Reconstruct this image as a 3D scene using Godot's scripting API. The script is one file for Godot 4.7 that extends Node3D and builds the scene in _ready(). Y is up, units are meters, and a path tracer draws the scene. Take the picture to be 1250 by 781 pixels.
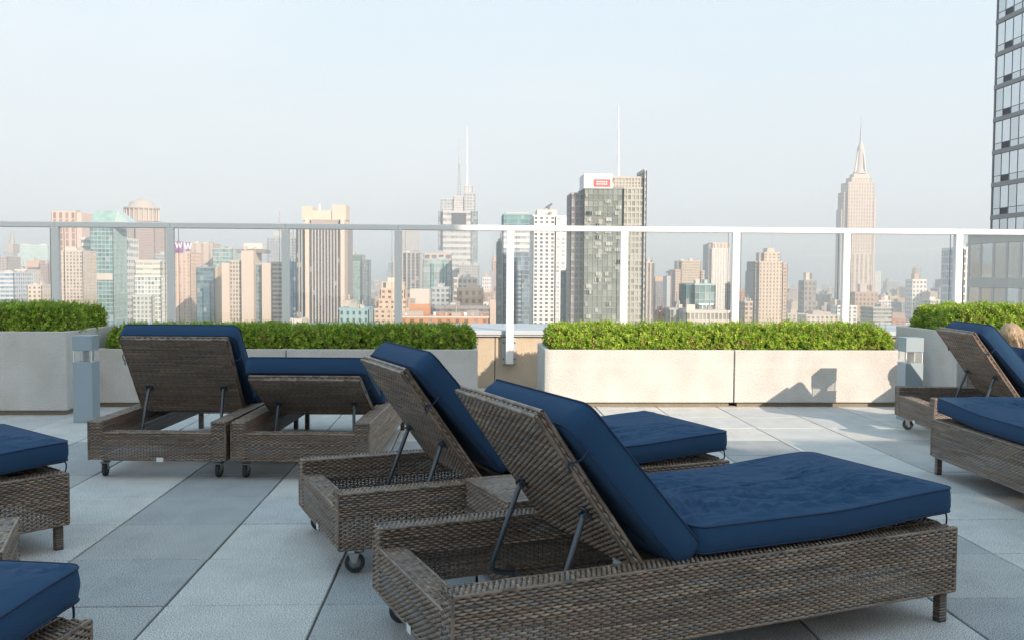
extends Node3D
# Roof terrace with wicker sun loungers above a hazy city skyline.

const FOCAL := 1148.0                       # pixels of the 1250 x 781 photograph
const EYE := Vector3(0, 1.29, 0)
const STREET := -100.0                      # the city's street level below the terrace
const GRID := 0.609                         # paver pitch
const GRID_X := -2.398
const GRID_Z := -3.658
var look: Basis
var rng := RandomNumberGenerator.new()
var M := {}
var taken := {}
var S := {}                                 # shared meshes

# ------------------------------------------------------------------ mesh collector
class MB:
	var v := PackedVector3Array()
	var n := PackedVector3Array()
	var c := PackedColorArray()
	var i := PackedInt32Array()
	var col := Color(1, 1, 1)
	var t := Transform3D()
	# corners run anticlockwise seen from outside
	func quad(a: Vector3, b: Vector3, d: Vector3, e: Vector3) -> void:
		var k := v.size()
		a = t * a; b = t * b; d = t * d; e = t * e
		var m := (d - a).cross(e - b)
		if m.length_squared() < 1e-16:
			return
		m = m.normalized()
		v.append(a); v.append(b); v.append(d); v.append(e)
		for q in 4:
			n.append(m); c.append(col)
		i.append_array(PackedInt32Array([k, k + 2, k + 1, k, k + 3, k + 2]))
	func tri(a: Vector3, b: Vector3, d: Vector3) -> void:
		var k := v.size()
		a = t * a; b = t * b; d = t * d
		var m := (b - a).cross(d - a).normalized()
		v.append(a); v.append(b); v.append(d)
		for q in 3:
			n.append(m); c.append(col)
		i.append_array(PackedInt32Array([k, k + 2, k + 1]))
	func box(lo: Vector3, hi: Vector3, skip := "") -> void:
		var a := lo; var b := hi
		if not "f" in skip: quad(Vector3(a.x, a.y, b.z), Vector3(b.x, a.y, b.z), Vector3(b.x, b.y, b.z), Vector3(a.x, b.y, b.z))
		if not "b" in skip: quad(Vector3(b.x, a.y, a.z), Vector3(a.x, a.y, a.z), Vector3(a.x, b.y, a.z), Vector3(b.x, b.y, a.z))
		if not "r" in skip: quad(Vector3(b.x, a.y, b.z), Vector3(b.x, a.y, a.z), Vector3(b.x, b.y, a.z), Vector3(b.x, b.y, b.z))
		if not "l" in skip: quad(Vector3(a.x, a.y, a.z), Vector3(a.x, a.y, b.z), Vector3(a.x, b.y, b.z), Vector3(a.x, b.y, a.z))
		if not "t" in skip: quad(Vector3(a.x, b.y, b.z), Vector3(b.x, b.y, b.z), Vector3(b.x, b.y, a.z), Vector3(a.x, b.y, a.z))
		if not "d" in skip: quad(Vector3(a.x, a.y, a.z), Vector3(b.x, a.y, a.z), Vector3(b.x, a.y, b.z), Vector3(a.x, a.y, b.z))
	# a box with chamfered edges
	func cbox(lo: Vector3, hi: Vector3, ch: float) -> void:
		var m := (lo + hi) / 2.0
		var h := (hi - lo) / 2.0
		var p := func(sx: int, sy: int, sz: int, ax: int) -> Vector3:
			var q := Vector3(h.x - ch, h.y - ch, h.z - ch)
			q[ax] = h[ax]
			return m + Vector3(q.x * sx, q.y * sy, q.z * sz)
		for ax in 3:
			var bx := (ax + 1) % 3
			var cx := (ax + 2) % 3
			for s in [-1, 1]:
				var sg := [Vector3i(), Vector3i(), Vector3i(), Vector3i()]
				var order := [[-1, -1], [1, -1], [1, 1], [-1, 1]]
				for k in 4:
					var w := Vector3i()
					w[ax] = s; w[bx] = order[k][0]; w[cx] = order[k][1]
					sg[k] = w
				if s < 0:
					sg.reverse()
				quad(p.call(sg[0].x, sg[0].y, sg[0].z, ax), p.call(sg[1].x, sg[1].y, sg[1].z, ax), p.call(sg[2].x, sg[2].y, sg[2].z, ax), p.call(sg[3].x, sg[3].y, sg[3].z, ax))
			for sb in [-1, 1]:
				for sc in [-1, 1]:          # the edge that runs along ax
					var w0 := Vector3i(); var w1 := Vector3i()
					w0[ax] = -1; w1[ax] = 1
					w0[bx] = sb; w1[bx] = sb; w0[cx] = sc; w1[cx] = sc
					var a: Vector3 = p.call(w0.x, w0.y, w0.z, bx)
					var b: Vector3 = p.call(w1.x, w1.y, w1.z, bx)
					var d: Vector3 = p.call(w1.x, w1.y, w1.z, cx)
					var e: Vector3 = p.call(w0.x, w0.y, w0.z, cx)
					if sb * sc > 0:
						quad(a, e, d, b) if (e - a).cross(d - a).dot((a + d) / 2.0 - m) > 0 else quad(a, b, d, e)
					else:
						quad(a, b, d, e) if (b - a).cross(d - a).dot((a + d) / 2.0 - m) > 0 else quad(a, e, d, b)
		for sx in [-1, 1]:
			for sy in [-1, 1]:
				for sz in [-1, 1]:
					var a: Vector3 = p.call(sx, sy, sz, 0)
					var b: Vector3 = p.call(sx, sy, sz, 1)
					var d: Vector3 = p.call(sx, sy, sz, 2)
					if sx * sy * sz > 0: tri(a, b, d)
					else: tri(a, d, b)
	# smooth grid of rows x columns; closed joins the last column to the first
	func grid(pts: Array, closed := false) -> void:
		var rows := pts.size()
		var cols: int = pts[0].size()
		var k := v.size()
		var acc := PackedVector3Array()
		acc.resize(rows * cols)
		var idx := PackedInt32Array()
		for r in rows:
			for q in cols:
				v.append(t * pts[r][q]); c.append(col)
		for r in rows - 1:
			for q in (cols if closed else cols - 1):
				var a := r * cols + q
				var b := r * cols + (q + 1) % cols
				var d := a + cols
				var e := b + cols
				for w in [[a, b, e], [a, e, d]]:
					var m := (v[k + w[1]] - v[k + w[0]]).cross(v[k + w[2]] - v[k + w[0]])
					for z in w:
						acc[z] += m
					idx.append_array(PackedInt32Array([k + w[0], k + w[2], k + w[1]]))
		for z in acc.size():
			n.append(acc[z].normalized())
		i.append_array(idx)
	func tube(path: Array, r: float, sides := 8, caps := true, r_end := -1.0) -> void:
		var rows := []
		var up := Vector3.UP
		for k in path.size():
			var d: Vector3 = (path[mini(k + 1, path.size() - 1)] - path[maxi(k - 1, 0)]).normalized()
			var s := d.cross(up)
			if s.length() < 0.01:
				s = d.cross(Vector3.RIGHT)
			s = s.normalized()
			var w := s.cross(d).normalized()
			up = w
			var rr := r if r_end < 0 else lerpf(r, r_end, float(k) / (path.size() - 1))
			var row := []
			for q in sides:
				var a := TAU * q / sides
				row.append(path[k] + (s * cos(a) + w * sin(a)) * rr)
			rows.append(row)
		rows.reverse()
		grid(rows, true)
		if caps:
			for side in 2:
				var row: Array = rows[0] if side == 0 else rows[-1]
				var mid: Vector3 = path[-1] if side == 0 else path[0]
				for q in sides:
					var a: Vector3 = row[q]
					var b: Vector3 = row[(q + 1) % sides]
					if side == 0: tri(mid, b, a)
					else: tri(mid, a, b)
	func lathe(profile: Array, sides := 24) -> void:       # [radius, y] from bottom to top, axis y
		var rows := []
		for p in profile:
			var row := []
			for q in sides:
				var a := -TAU * q / sides
				row.append(Vector3(p[0] * cos(a), p[1], p[0] * sin(a)))
			rows.append(row)
		grid(rows, true)
	func mesh() -> ArrayMesh:
		var a := []
		a.resize(Mesh.ARRAY_MAX)
		a[Mesh.ARRAY_VERTEX] = v
		a[Mesh.ARRAY_NORMAL] = n
		a[Mesh.ARRAY_COLOR] = c
		a[Mesh.ARRAY_INDEX] = i
		var m := ArrayMesh.new()
		m.add_surface_from_arrays(Mesh.PRIMITIVE_TRIANGLES, a)
		return m

# ------------------------------------------------------------------ nodes
func numbered(called: String) -> String:
	var k: int = taken.get(called, 0)
	taken[called] = k + 1
	return called if k == 0 else "%s_%03d" % [called, k]

func tag(o: Node, label := "", category := "", group := "", kind := "") -> void:
	if label: o.set_meta("label", label)
	if category: o.set_meta("category", category)
	if group: o.set_meta("group", group)
	if kind: o.set_meta("kind", kind)

func thing(called: String, label: String, category: String, at := Vector3.ZERO, turn := 0.0, group := "") -> Node3D:
	var o := Node3D.new()
	o.name = numbered(called)
	add_child(o)
	o.position = at
	o.rotation.y = turn
	tag(o, label, category, group)
	return o

func obj(called: String, mesh: Mesh, mat: Material, parent: Node = self, kind := "") -> MeshInstance3D:
	var o := MeshInstance3D.new()
	o.name = numbered(called) if parent == self else called
	o.mesh = mesh
	o.material_override = mat
	parent.add_child(o, true)
	if kind: o.set_meta("kind", kind)
	return o

# ------------------------------------------------------------------ photograph pixel -> direction
func ray(px: float, py: float) -> Vector3:
	return look * Vector3((px - 625.0) / FOCAL, -(py - 390.5) / FOCAL, -1.0)

func at_z(px: float, py: float, z: float) -> Vector3:
	var d := ray(px, py)
	return EYE + d * (z / d.z)

func pixel(p: Vector3) -> Vector2:
	var q := look.inverse() * (p - EYE)
	return Vector2(625.0 + FOCAL * q.x / -q.z, 390.5 - FOCAL * q.y / -q.z)

# ------------------------------------------------------------------ materials
func mat(called: String, lin: Color, rough := 0.8, metal := 0.0, spec := 0.5) -> StandardMaterial3D:
	var m := StandardMaterial3D.new()
	m.resource_name = called
	m.albedo_color = lin.linear_to_srgb()
	m.roughness = rough
	m.metallic = metal
	m.metallic_specular = spec
	M[called] = m
	return m

func noise_tex(seed_: int, freq: float, ramp: Array, size := 512, octaves := 4, normal := 0.0, type := FastNoiseLite.TYPE_SIMPLEX_SMOOTH) -> NoiseTexture2D:
	var f := FastNoiseLite.new()
	f.seed = seed_
	f.noise_type = type
	f.frequency = freq
	f.fractal_octaves = octaves
	var t := NoiseTexture2D.new()
	t.noise = f
	t.width = size
	t.height = size
	t.seamless = true
	if normal > 0.0:
		t.as_normal_map = true
		t.bump_strength = normal
	if ramp:
		var g := Gradient.new()
		g.offsets = PackedFloat32Array(ramp.map(func(q): return q[0]))
		g.colors = PackedColorArray(ramp.map(func(q): return q[1]))
		t.color_ramp = g
	return t

func triplanar(m: StandardMaterial3D, scale: float, world := true) -> void:
	m.uv1_triplanar = true
	m.uv1_world_triplanar = world
	m.uv1_scale = Vector3.ONE * scale

func grey(a: float) -> Color:
	return Color(a, a, a)

func materials() -> void:
	# concrete pavers, two mixes: fine sand speckle times broad blotches
	var speck := noise_tex(3, 0.085, [[0.0, grey(0.45)], [0.34, grey(0.62)], [0.45, grey(0.84)], [0.55, grey(0.93)], [0.68, grey(1.0)]], 1024, 5)
	var bump := noise_tex(4, 0.25, [], 512, 3, 3.0)
	for d in [["paver_light", Color(0.79, 0.785, 0.765)], ["paver_light_warm", Color(0.82, 0.805, 0.77)], ["paver_light_grey", Color(0.74, 0.745, 0.735)], ["paver_dark", Color(0.555, 0.565, 0.57)], ["paver_dark_blue", Color(0.515, 0.53, 0.54)], ["paver_dark_warm", Color(0.60, 0.60, 0.59)]]:
		var m := mat(d[0], d[1], 0.85, 0.0, 0.4)
		m.albedo_texture = speck
		m.normal_enabled = true
		m.normal_texture = bump
		m.normal_scale = 0.5
		triplanar(m, 1.6)
		m.detail_enabled = true
		m.detail_blend_mode = BaseMaterial3D.BLEND_MODE_MUL
		m.detail_uv_layer = BaseMaterial3D.DETAIL_UV_2
		m.detail_albedo = noise_tex(11, 0.012, [[0.0, grey(0.92)], [0.5, grey(0.97)], [1.0, grey(1.0)]], 512, 5)
		m.uv2_triplanar = true
		m.uv2_world_triplanar = true
		m.uv2_scale = Vector3.ONE * 0.55
	mat("joint", Color(0.05, 0.05, 0.05), 0.95)
	# cast concrete of planters and parapet
	var pits := noise_tex(21, 0.10, [[0.0, grey(0.50)], [0.17, grey(0.66)], [0.30, grey(0.93)], [0.6, grey(0.97)], [1.0, grey(1.0)]], 1024, 5)
	var blot := noise_tex(22, 0.010, [[0.0, Color(0.93, 0.925, 0.91)], [0.5, Color(0.975, 0.972, 0.965)], [1.0, Color(1, 1, 1)]], 512, 5)
	for d in [["planter", Color(0.66, 0.655, 0.64)], ["planter_base", Color(0.30, 0.27, 0.21)], ["parapet", Color(0.62, 0.53, 0.42)]]:
		var m := mat(d[0], d[1], 0.9, 0.0, 0.35)
		m.albedo_texture = pits
		m.normal_enabled = true
		m.normal_texture = noise_tex(23, 0.09, [], 512, 5, 4.0)
		m.normal_scale = 0.6
		triplanar(m, 1.1)
		m.detail_enabled = true
		m.detail_blend_mode = BaseMaterial3D.BLEND_MODE_MUL
		m.detail_uv_layer = BaseMaterial3D.DETAIL_UV_2
		m.detail_albedo = blot
		m.uv2_triplanar = true
		m.uv2_world_triplanar = true
		m.uv2_scale = Vector3(0.5, 0.5, 0.5)
	mat("soil", Color(0.045, 0.032, 0.022), 1.0)
	mat("rail_paint", Color(0.82, 0.83, 0.83), 0.4)
	mat("coping", Color(0.46, 0.50, 0.54), 0.45)
	mat("bracket", Color(0.45, 0.46, 0.47), 0.5, 0.3)
	mat("bolt", Color(0.22, 0.22, 0.23), 0.5, 0.7)
	var g := mat("rail_glass", Color(0.80, 0.90, 0.88), 0.02)
	g.transparency = BaseMaterial3D.TRANSPARENCY_ALPHA
	g.albedo_color.a = 0.02
	mat("glass_edge", Color(0.10, 0.17, 0.16), 0.2)
	mat("bollard_paint", Color(0.30, 0.375, 0.425), 0.45, 0.25)
	var bl := mat("bollard_lens", Color(0.9, 0.95, 0.95), 0.03)
	bl.transparency = BaseMaterial3D.TRANSPARENCY_ALPHA
	bl.albedo_color.a = 0.08
	mat("bollard_core", Color(0.16, 0.17, 0.18), 0.4, 0.6)
	# lounger
	var w := mat("wicker", Color(1, 1, 1), 0.36, 0.0, 0.55)
	w.vertex_color_use_as_albedo = true
	var cloth := mat("navy_canvas", Color(0.022, 0.065, 0.142), 0.88, 0.0, 0.3)
	cloth.albedo_texture = noise_tex(31, 0.30, [[0.0, grey(0.78)], [0.5, grey(0.95)], [1.0, grey(1.0)]], 512, 2)
	cloth.normal_enabled = true
	cloth.normal_texture = noise_tex(32, 0.22, [], 512, 2, 2.5)
	cloth.normal_scale = 0.35
	cloth.rim_enabled = true
	cloth.rim = 0.35
	cloth.rim_tint = 0.6
	triplanar(cloth, 2.2, false)
	mat("navy_piping", Color(0.012, 0.028, 0.070), 0.85)
	mat("strut_steel", Color(0.10, 0.12, 0.14), 0.4, 0.7)
	mat("bar_brown", Color(0.07, 0.055, 0.05), 0.5)
	mat("caster_steel", Color(0.45, 0.46, 0.46), 0.35, 0.85)
	mat("caster_rubber", Color(0.035, 0.038, 0.04), 0.7)
	mat("caster_hub", Color(0.22, 0.25, 0.26), 0.5)
	mat("label_white", Color(0.7, 0.72, 0.7), 0.6)
	# plants
	var lf := mat("leaf", Color(1, 1, 1), 0.5, 0.0, 0.45)
	lf.vertex_color_use_as_albedo = true
	lf.backlight_enabled = true
	lf.backlight = Color(0.48, 0.54, 0.20)
	mat("twig", Color(0.07, 0.085, 0.03), 0.95)
	# city
	var fc := mat("facade", Color(1, 1, 1), 0.85, 0.0, 0.3)
	fc.vertex_color_use_as_albedo = true
	var gl := mat("city_glass", Color(1, 1, 1), 0.12, 0.0, 0.6)
	gl.vertex_color_use_as_albedo = true
	mat("slate", Color(0.06, 0.065, 0.07), 0.6)
	mat("band", Color(0.33, 0.32, 0.315), 0.55, 0.2)
	mat("mullion", Color(0.22, 0.215, 0.215), 0.5, 0.2)
	mat("louvre", Color(0.07, 0.072, 0.075), 0.6)
	mat("podium", Color(0.55, 0.53, 0.50), 0.8)
	mat("pane_a", Color(0.70, 0.75, 0.78), 0.05, 0.85, 0.9)
	mat("pane_b", Color(0.60, 0.65, 0.68), 0.05, 0.85, 0.9)
	mat("pane_c", Color(0.55, 0.55, 0.52), 0.06, 0.6, 0.8)
	mat("street", Color(0.10, 0.10, 0.10), 0.95)
	mat("sign_purple", Color(0.22, 0.06, 0.24), 0.6)
	mat("sign_red", Color(0.60, 0.10, 0.10), 0.6)
	mat("sign_white", Color(0.8, 0.8, 0.8), 0.6)
	# person
	mat("skin", Color(0.55, 0.34, 0.25), 0.5)
	var hr := mat("hair", Color(0.64, 0.47, 0.30), 0.65)
	hr.albedo_texture = noise_tex(61, 0.06, [[0.0, grey(0.25)], [0.36, grey(0.42)], [0.52, grey(0.85)], [1.0, grey(1.0)]], 512, 3)
	hr.uv1_triplanar = true
	hr.uv1_scale = Vector3(4.5, 0.35, 4.5)
	var tp := mat("swim_top", Color(1, 1, 1), 0.8)
	tp.albedo_texture = noise_tex(62, 0.035, [[0.0, Color(0.10, 0.28, 0.55)], [0.46, Color(0.16, 0.42, 0.66)], [0.5, Color(0.75, 0.86, 0.92)], [0.56, Color(0.22, 0.55, 0.72)], [1.0, Color(0.08, 0.22, 0.45)]], 512, 3)
	triplanar(tp, 4.0, false)

# ------------------------------------------------------------------ the scene
func _ready() -> void:
	# camera
	var cam := Camera3D.new()
	cam.name = "camera"
	cam.position = EYE
	cam.rotation_degrees = Vector3(-2.672, -2.618, 0.34)
	cam.fov = rad_to_deg(2.0 * atan(390.5 / FOCAL))
	cam.near = 0.05
	cam.far = 60000.0
	cam.current = true
	add_child(cam)
	look = cam.basis
	# sky, haze, exposure
	var sky := ProceduralSkyMaterial.new()
	sky.sky_top_color = Color(0.225, 0.338, 0.428).linear_to_srgb()
	sky.sky_horizon_color = Color(0.380, 0.383, 0.377).linear_to_srgb()
	sky.sky_curve = 0.30
	sky.ground_bottom_color = Color(0.32, 0.32, 0.31).linear_to_srgb()
	sky.ground_horizon_color = Color(0.40, 0.405, 0.405).linear_to_srgb()
	sky.sun_angle_max = 65.0
	sky.sun_curve = 0.6
	# thin high cirrus: long soft streaks all round the sky
	var cover := Image.create(1024, 512, false, Image.FORMAT_RGBA8)
	var cn := FastNoiseLite.new()
	cn.seed = 114
	cn.frequency = 1.0
	cn.fractal_octaves = 5
	for y in 256:
		var el := PI / 2 * (1.0 - y / 256.0)
		for x in 1024:
			var az := TAU * x / 1024.0
			var d := Vector3(cos(az) * cos(el), sin(el), sin(az) * cos(el))
			var q := Vector3(d.x * 1.3 + d.z * 0.5, d.y * 5.0 + d.x * 0.6, d.z * 1.3)
			var w := smoothstep(-0.25, 0.55, cn.get_noise_3d(q.x, q.y, q.z)) * (0.55 + 0.45 * cn.get_noise_3d(q.x * 3.0 + 7.0, q.y * 3.5, q.z * 3.0))
			cover.set_pixel(x, y, Color(1, 1, 1, clampf(w, 0.0, 1.0)))
	sky.sky_cover = ImageTexture.create_from_image(cover)
	sky.sky_cover_modulate = Color(0.21, 0.155, 0.105)
	var env := Environment.new()
	env.background_mode = Environment.BG_SKY
	env.sky = Sky.new()
	env.sky.sky_material = sky
	env.tonemap_mode = Environment.TONE_MAPPER_LINEAR
	env.tonemap_exposure = 2.6
	env.fog_enabled = true
	env.fog_density = 0.00030
	env.fog_light_color = Color(0.93, 0.97, 1.0)
	env.sdfgi_enabled = true
	env.ssao_enabled = true
	env.ssil_enabled = true
	var we := WorldEnvironment.new()
	we.environment = env
	add_child(we)
	# evening sun from behind the right shoulder
	var sun := DirectionalLight3D.new()
	sun.name = "sun"
	sun.light_energy = 0.82
	sun.light_color = Color(1.0, 0.918, 0.83)
	sun.light_angular_distance = 0.5
	sun.shadow_enabled = true
	add_child(sun)
	sun.look_at_from_position(Vector3(0.57, 0.48, 1.0) * 10.0, Vector3.ZERO)
	materials()
	ground()
	terrace()
	shade_building()
	print("structure ", Time.get_ticks_msec())
	city()
	print("city ", Time.get_ticks_msec())
	hedges()
	furniture()
	print("furniture ", Time.get_ticks_msec())
	person()
	print("done ", Time.get_ticks_msec())

# ------------------------------------------------------------------ terrace
func terrace() -> void:
	var mb := MB.new()
	mb.box(Vector3(-9.0, STREET, -12.3), Vector3(9.0, -0.062, 5.4))
	var body := obj("terrace_deck", mb.mesh(), M.joint)
	tag(body, "", "", "", "structure")
	# pavers: those the photograph shows are pieces of their own
	var t := MB.new()
	t.cbox(Vector3(-0.2995, -0.05, -0.3015), Vector3(0.2995, 0.0, 0.3015), 0.003)
	var tile := t.mesh()
	var floor_ := Node3D.new()
	floor_.name = numbered("terrace_floor")
	add_child(floor_)
	tag(floor_, "", "", "", "structure")
	var rest := MB.new()
	var shown := 0
	var light := ["paver_light", "paver_light_warm", "paver_light_grey", "paver_light"]
	var dark := ["paver_dark", "paver_dark_blue", "paver_dark", "paver_dark_warm"]
	rng.seed = 5
	for row in range(-15, 12):
		for col in range(-10, 19):
			var at := Vector3(GRID_X + GRID * (col + 0.5), rng.randf_range(-0.0016, 0.0012), GRID_Z - GRID * (row + 0.5))
			var turn := Basis.from_euler(Vector3(rng.randf_range(-0.002, 0.002), rng.randf_range(-0.0025, 0.0025), rng.randf_range(-0.002, 0.002)))
			var pick := rng.randi() % 4
			if at.z < -10.75 or at.x < -8.7 or at.x > 8.7 or at.z > 5.1:
				continue
			var is_dark := posmod(col, 2) == 1 and row < 6
			var mname: String = dark[pick] if is_dark else light[pick]
			var seen := false
			if at.z < -1.7:
				for k in [Vector2(0, 0), Vector2(-0.3, -0.3), Vector2(0.3, -0.3), Vector2(-0.3, 0.3), Vector2(0.3, 0.3)]:
					var p := pixel(at + Vector3(k.x, 0, k.y))
					seen = seen or (p.x > -10 and p.x < 1260 and p.y < 795)
			if seen and not (at.z < -9.6 and (at.x < -0.3 or at.x > 1.2)) and shown < 300:
				var o := obj("paver", tile, M[mname], floor_)
				o.transform = Transform3D(turn, at)
				shown += 1
			else:
				rest.t = Transform3D(turn, at)
				rest.box(Vector3(-0.3025, -0.05, -0.3025), Vector3(0.3025, 0.0, 0.3025), "d")
	obj("paver_field", rest.mesh(), M.paver_light, floor_, "stuff")
	print("pavers ", shown)
	# parapet with metal coping
	var p := thing("parapet_wall", "low tan concrete parapet wall with pale metal coping under the glass railing", "wall", Vector3(0, 0, -10.82))
	var xs := [-9.0, -6.3, -4.0, -1.75, 0.30, 2.55, 4.80, 7.0, 9.0]
	for k in xs.size() - 1:
		mb = MB.new()
		mb.cbox(Vector3(xs[k] + 0.004, -0.06, -1.48), Vector3(xs[k + 1] - 0.004, 0.595, 0.0), 0.006)
		obj("wall_panel", mb.mesh(), M.parapet, p)
	for k in 6:
		mb = MB.new()
		mb.cbox(Vector3(-9.0 + k * 3.0 + 0.0015, 0.615, -1.55), Vector3(-6.0 + k * 3.0 - 0.0015, 0.665, 0.06), 0.006)
		mb.box(Vector3(-9.0 + k * 3.0 + 0.0015, 0.598, -1.50), Vector3(-6.0 + k * 3.0 - 0.0015, 0.617, 0.042))
		obj("coping", mb.mesh(), M.coping, p)
	# glass railing along the parapet
	var posts := [-7.25, -5.93]
	for px in [67.5, 208.0, 348.5, 486.0, 622.5, 761.5, 898.0, 1033.0, 1170.0]:
		posts.append(at_z(px, 340, -10.69).x)
	posts += [7.03, 8.35]
	railing(thing("glass_railing", "white metal railing with clear glass panes on the parapet before the skyline", "railing", Vector3(0, 0, -10.72)), posts, true)
	var side := thing("glass_railing", "side railing with clear glass panes along the terrace edge beside the wicker chairs", "railing", Vector3(8.5, 0, 0), PI / 2)
	railing(side, [-4.6, -3.3, -2.0, -0.7, 0.6, 1.9, 3.2, 4.5, 5.8, 7.1, 8.4, 9.7], false)
	# planters
	planter("planter_box", "long low concrete planter behind the pair of raised wicker loungers", -3.62, -1.789, -9.22, -10.22, 0.565)
	planter("planter_box", "low concrete planter whose end stands by the bare parapet gap, in shade", -1.777, 0.087, -9.22, -10.22, 0.565)
	planter("planter_box", "sunlit low concrete planter next to the bare parapet gap", 0.747, 2.636, -9.22, -10.22, 0.568)
	planter("planter_box", "sunlit low concrete planter with a slanted shadow across its front", 2.650, 4.375, -9.22, -10.22, 0.568)
	planter("tall_planter_box", "tall grey concrete planter standing behind the shaded light bollard", -5.9, -3.655, -8.685, -9.95, 0.762)
	planter("tall_planter_box", "tall concrete planter standing behind the sunlit light bollard", 4.66, 6.9, -8.75, -10.05, 0.775)
	bollard("shaded blue-grey square light bollard beside the tall planter", -3.34, -8.255 - 0.083)
	bollard("square light bollard with sun on one face beside the wicker lounger", 4.03, -8.30 - 0.083)

func railing(root: Node3D, xs: Array, brackets: bool) -> void:
	# x along the railing, z towards the terrace
	for k in xs.size() - 1:
		var mb := MB.new()
		var a: float = xs[k]
		var b: float = xs[k + 1]
		mb.cbox(Vector3(a + 0.001, 1.800, -0.045), Vector3(b - 0.001, 1.862, 0.045), 0.006)
		obj("top_rail", mb.mesh(), M.rail_paint, root)
		mb = MB.new()
		mb.box(Vector3(a + 0.075, 0.70 if brackets else 0.08, -0.026), Vector3(b - 0.075, 1.798, -0.014))
		var pane := obj("glass_pane", mb.mesh(), M.rail_glass, root)
		for e in [a + 0.074, b - 0.076]:
			mb = MB.new()
			mb.box(Vector3(e, 0.70 if brackets else 0.08, -0.0265), Vector3(e + 0.002, 1.797, -0.0135))
			obj("glass_edge", mb.mesh(), M.glass_edge, pane)
	for x in xs:
		var mb := MB.new()
		mb.cbox(Vector3(x - 0.042, 0.29 if brackets else 0.0, -0.03 if not brackets else 0.0), Vector3(x + 0.042, 1.799, 0.052), 0.005)
		if brackets:
			mb.cbox(Vector3(x - 0.030, 0.70, -0.04), Vector3(x + 0.030, 1.7985, 0.002), 0.004)
		obj("post", mb.mesh(), M.rail_paint, root)
		if brackets:
			mb = MB.new()
			mb.cbox(Vector3(x - 0.085, 0.285, -0.0995), Vector3(x + 0.085, 0.585, -0.055), 0.004)
			mb.cbox(Vector3(x - 0.047, 0.287, -0.056), Vector3(x + 0.047, 0.583, -0.001), 0.003)
			var br := obj("bracket", mb.mesh(), M.bracket, root)
			for s in [-1, 1]:
				for y in [0.34, 0.53]:
					mb = MB.new()
					mb.t = Transform3D(Basis(Vector3.RIGHT, PI / 2), Vector3(x + s * 0.066, y, -0.055))
					mb.lathe([[0.0, 0.009], [0.011, 0.009], [0.012, 0.006], [0.012, 0.0]], 8)
					obj("bolt", mb.mesh(), M.bolt, br)

func planter(called: String, label: String, x0: float, x1: float, zf: float, zb: float, h: float) -> void:
	var root := thing(called, label, "planter", Vector3((x0 + x1) / 2, 0, (zf + zb) / 2))
	var w := (x1 - x0) / 2
	var d := (zf - zb) / 2
	var wall := 0.055
	var mb := MB.new()
	# four walls round the soil, each mitred end butted
	mb.cbox(Vector3(-w, 0.045, d - wall), Vector3(w, h, d), 0.0045)
	mb.cbox(Vector3(-w, 0.045, -d), Vector3(w, h, -d + wall), 0.007)
	mb.cbox(Vector3(-w, 0.046, -d + wall - 0.004), Vector3(-w + wall, h - 0.0006, d - wall + 0.004), 0.007)
	mb.cbox(Vector3(w - wall, 0.046, -d + wall - 0.004), Vector3(w, h - 0.0006, d - wall + 0.004), 0.007)
	obj("wall", mb.mesh(), M.planter, root)
	mb = MB.new()
	mb.box(Vector3(-w + 0.035, 0.0, -d + 0.035), Vector3(w - 0.035, 0.047, d - 0.035))
	obj("base", mb.mesh(), M.planter_base, root)
	mb = MB.new()
	mb.box(Vector3(-w + wall, h - 0.3, -d + wall), Vector3(w - wall, h - 0.05, d - wall))
	obj("soil", mb.mesh(), M.soil, root)

func bollard(label: String, x: float, z: float) -> void:
	var root := thing("light_bollard", label, "bollard light", Vector3(x, 0, z))
	var r := 0.083
	var mb := MB.new()
	mb.cbox(Vector3(-r, 0, -r), Vector3(r, 0.527, r), 0.003)
	obj("column", mb.mesh(), M.bollard_paint, root)
	mb = MB.new()
	mb.cbox(Vector3(-r, 0.626, -r), Vector3(r, 0.755, r), 0.003)
	obj("cap", mb.mesh(), M.bollard_paint, root)
	for k in 4:
		mb = MB.new()
		mb.t = Transform3D(Basis(Vector3.UP, k * PI / 2), Vector3.ZERO)
		mb.box(Vector3(-r + 0.012, 0.5275, r - 0.010), Vector3(r - 0.012, 0.6255, r - 0.006))
		obj("lens_pane", mb.mesh(), M.bollard_lens, root)
		mb = MB.new()
		mb.t = Transform3D(Basis(Vector3.UP, k * PI / 2), Vector3.ZERO)
		mb.box(Vector3(r - 0.012, 0.5272, r - 0.012), Vector3(r - 0.006, 0.6258, r - 0.006))
		obj("corner_rod", mb.mesh(), M.rail_paint, root)
	mb = MB.new()
	mb.lathe([[0.026, 0.527], [0.026, 0.626]], 20)
	obj("lamp_tube", mb.mesh(), M.bollard_core, root)

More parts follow.
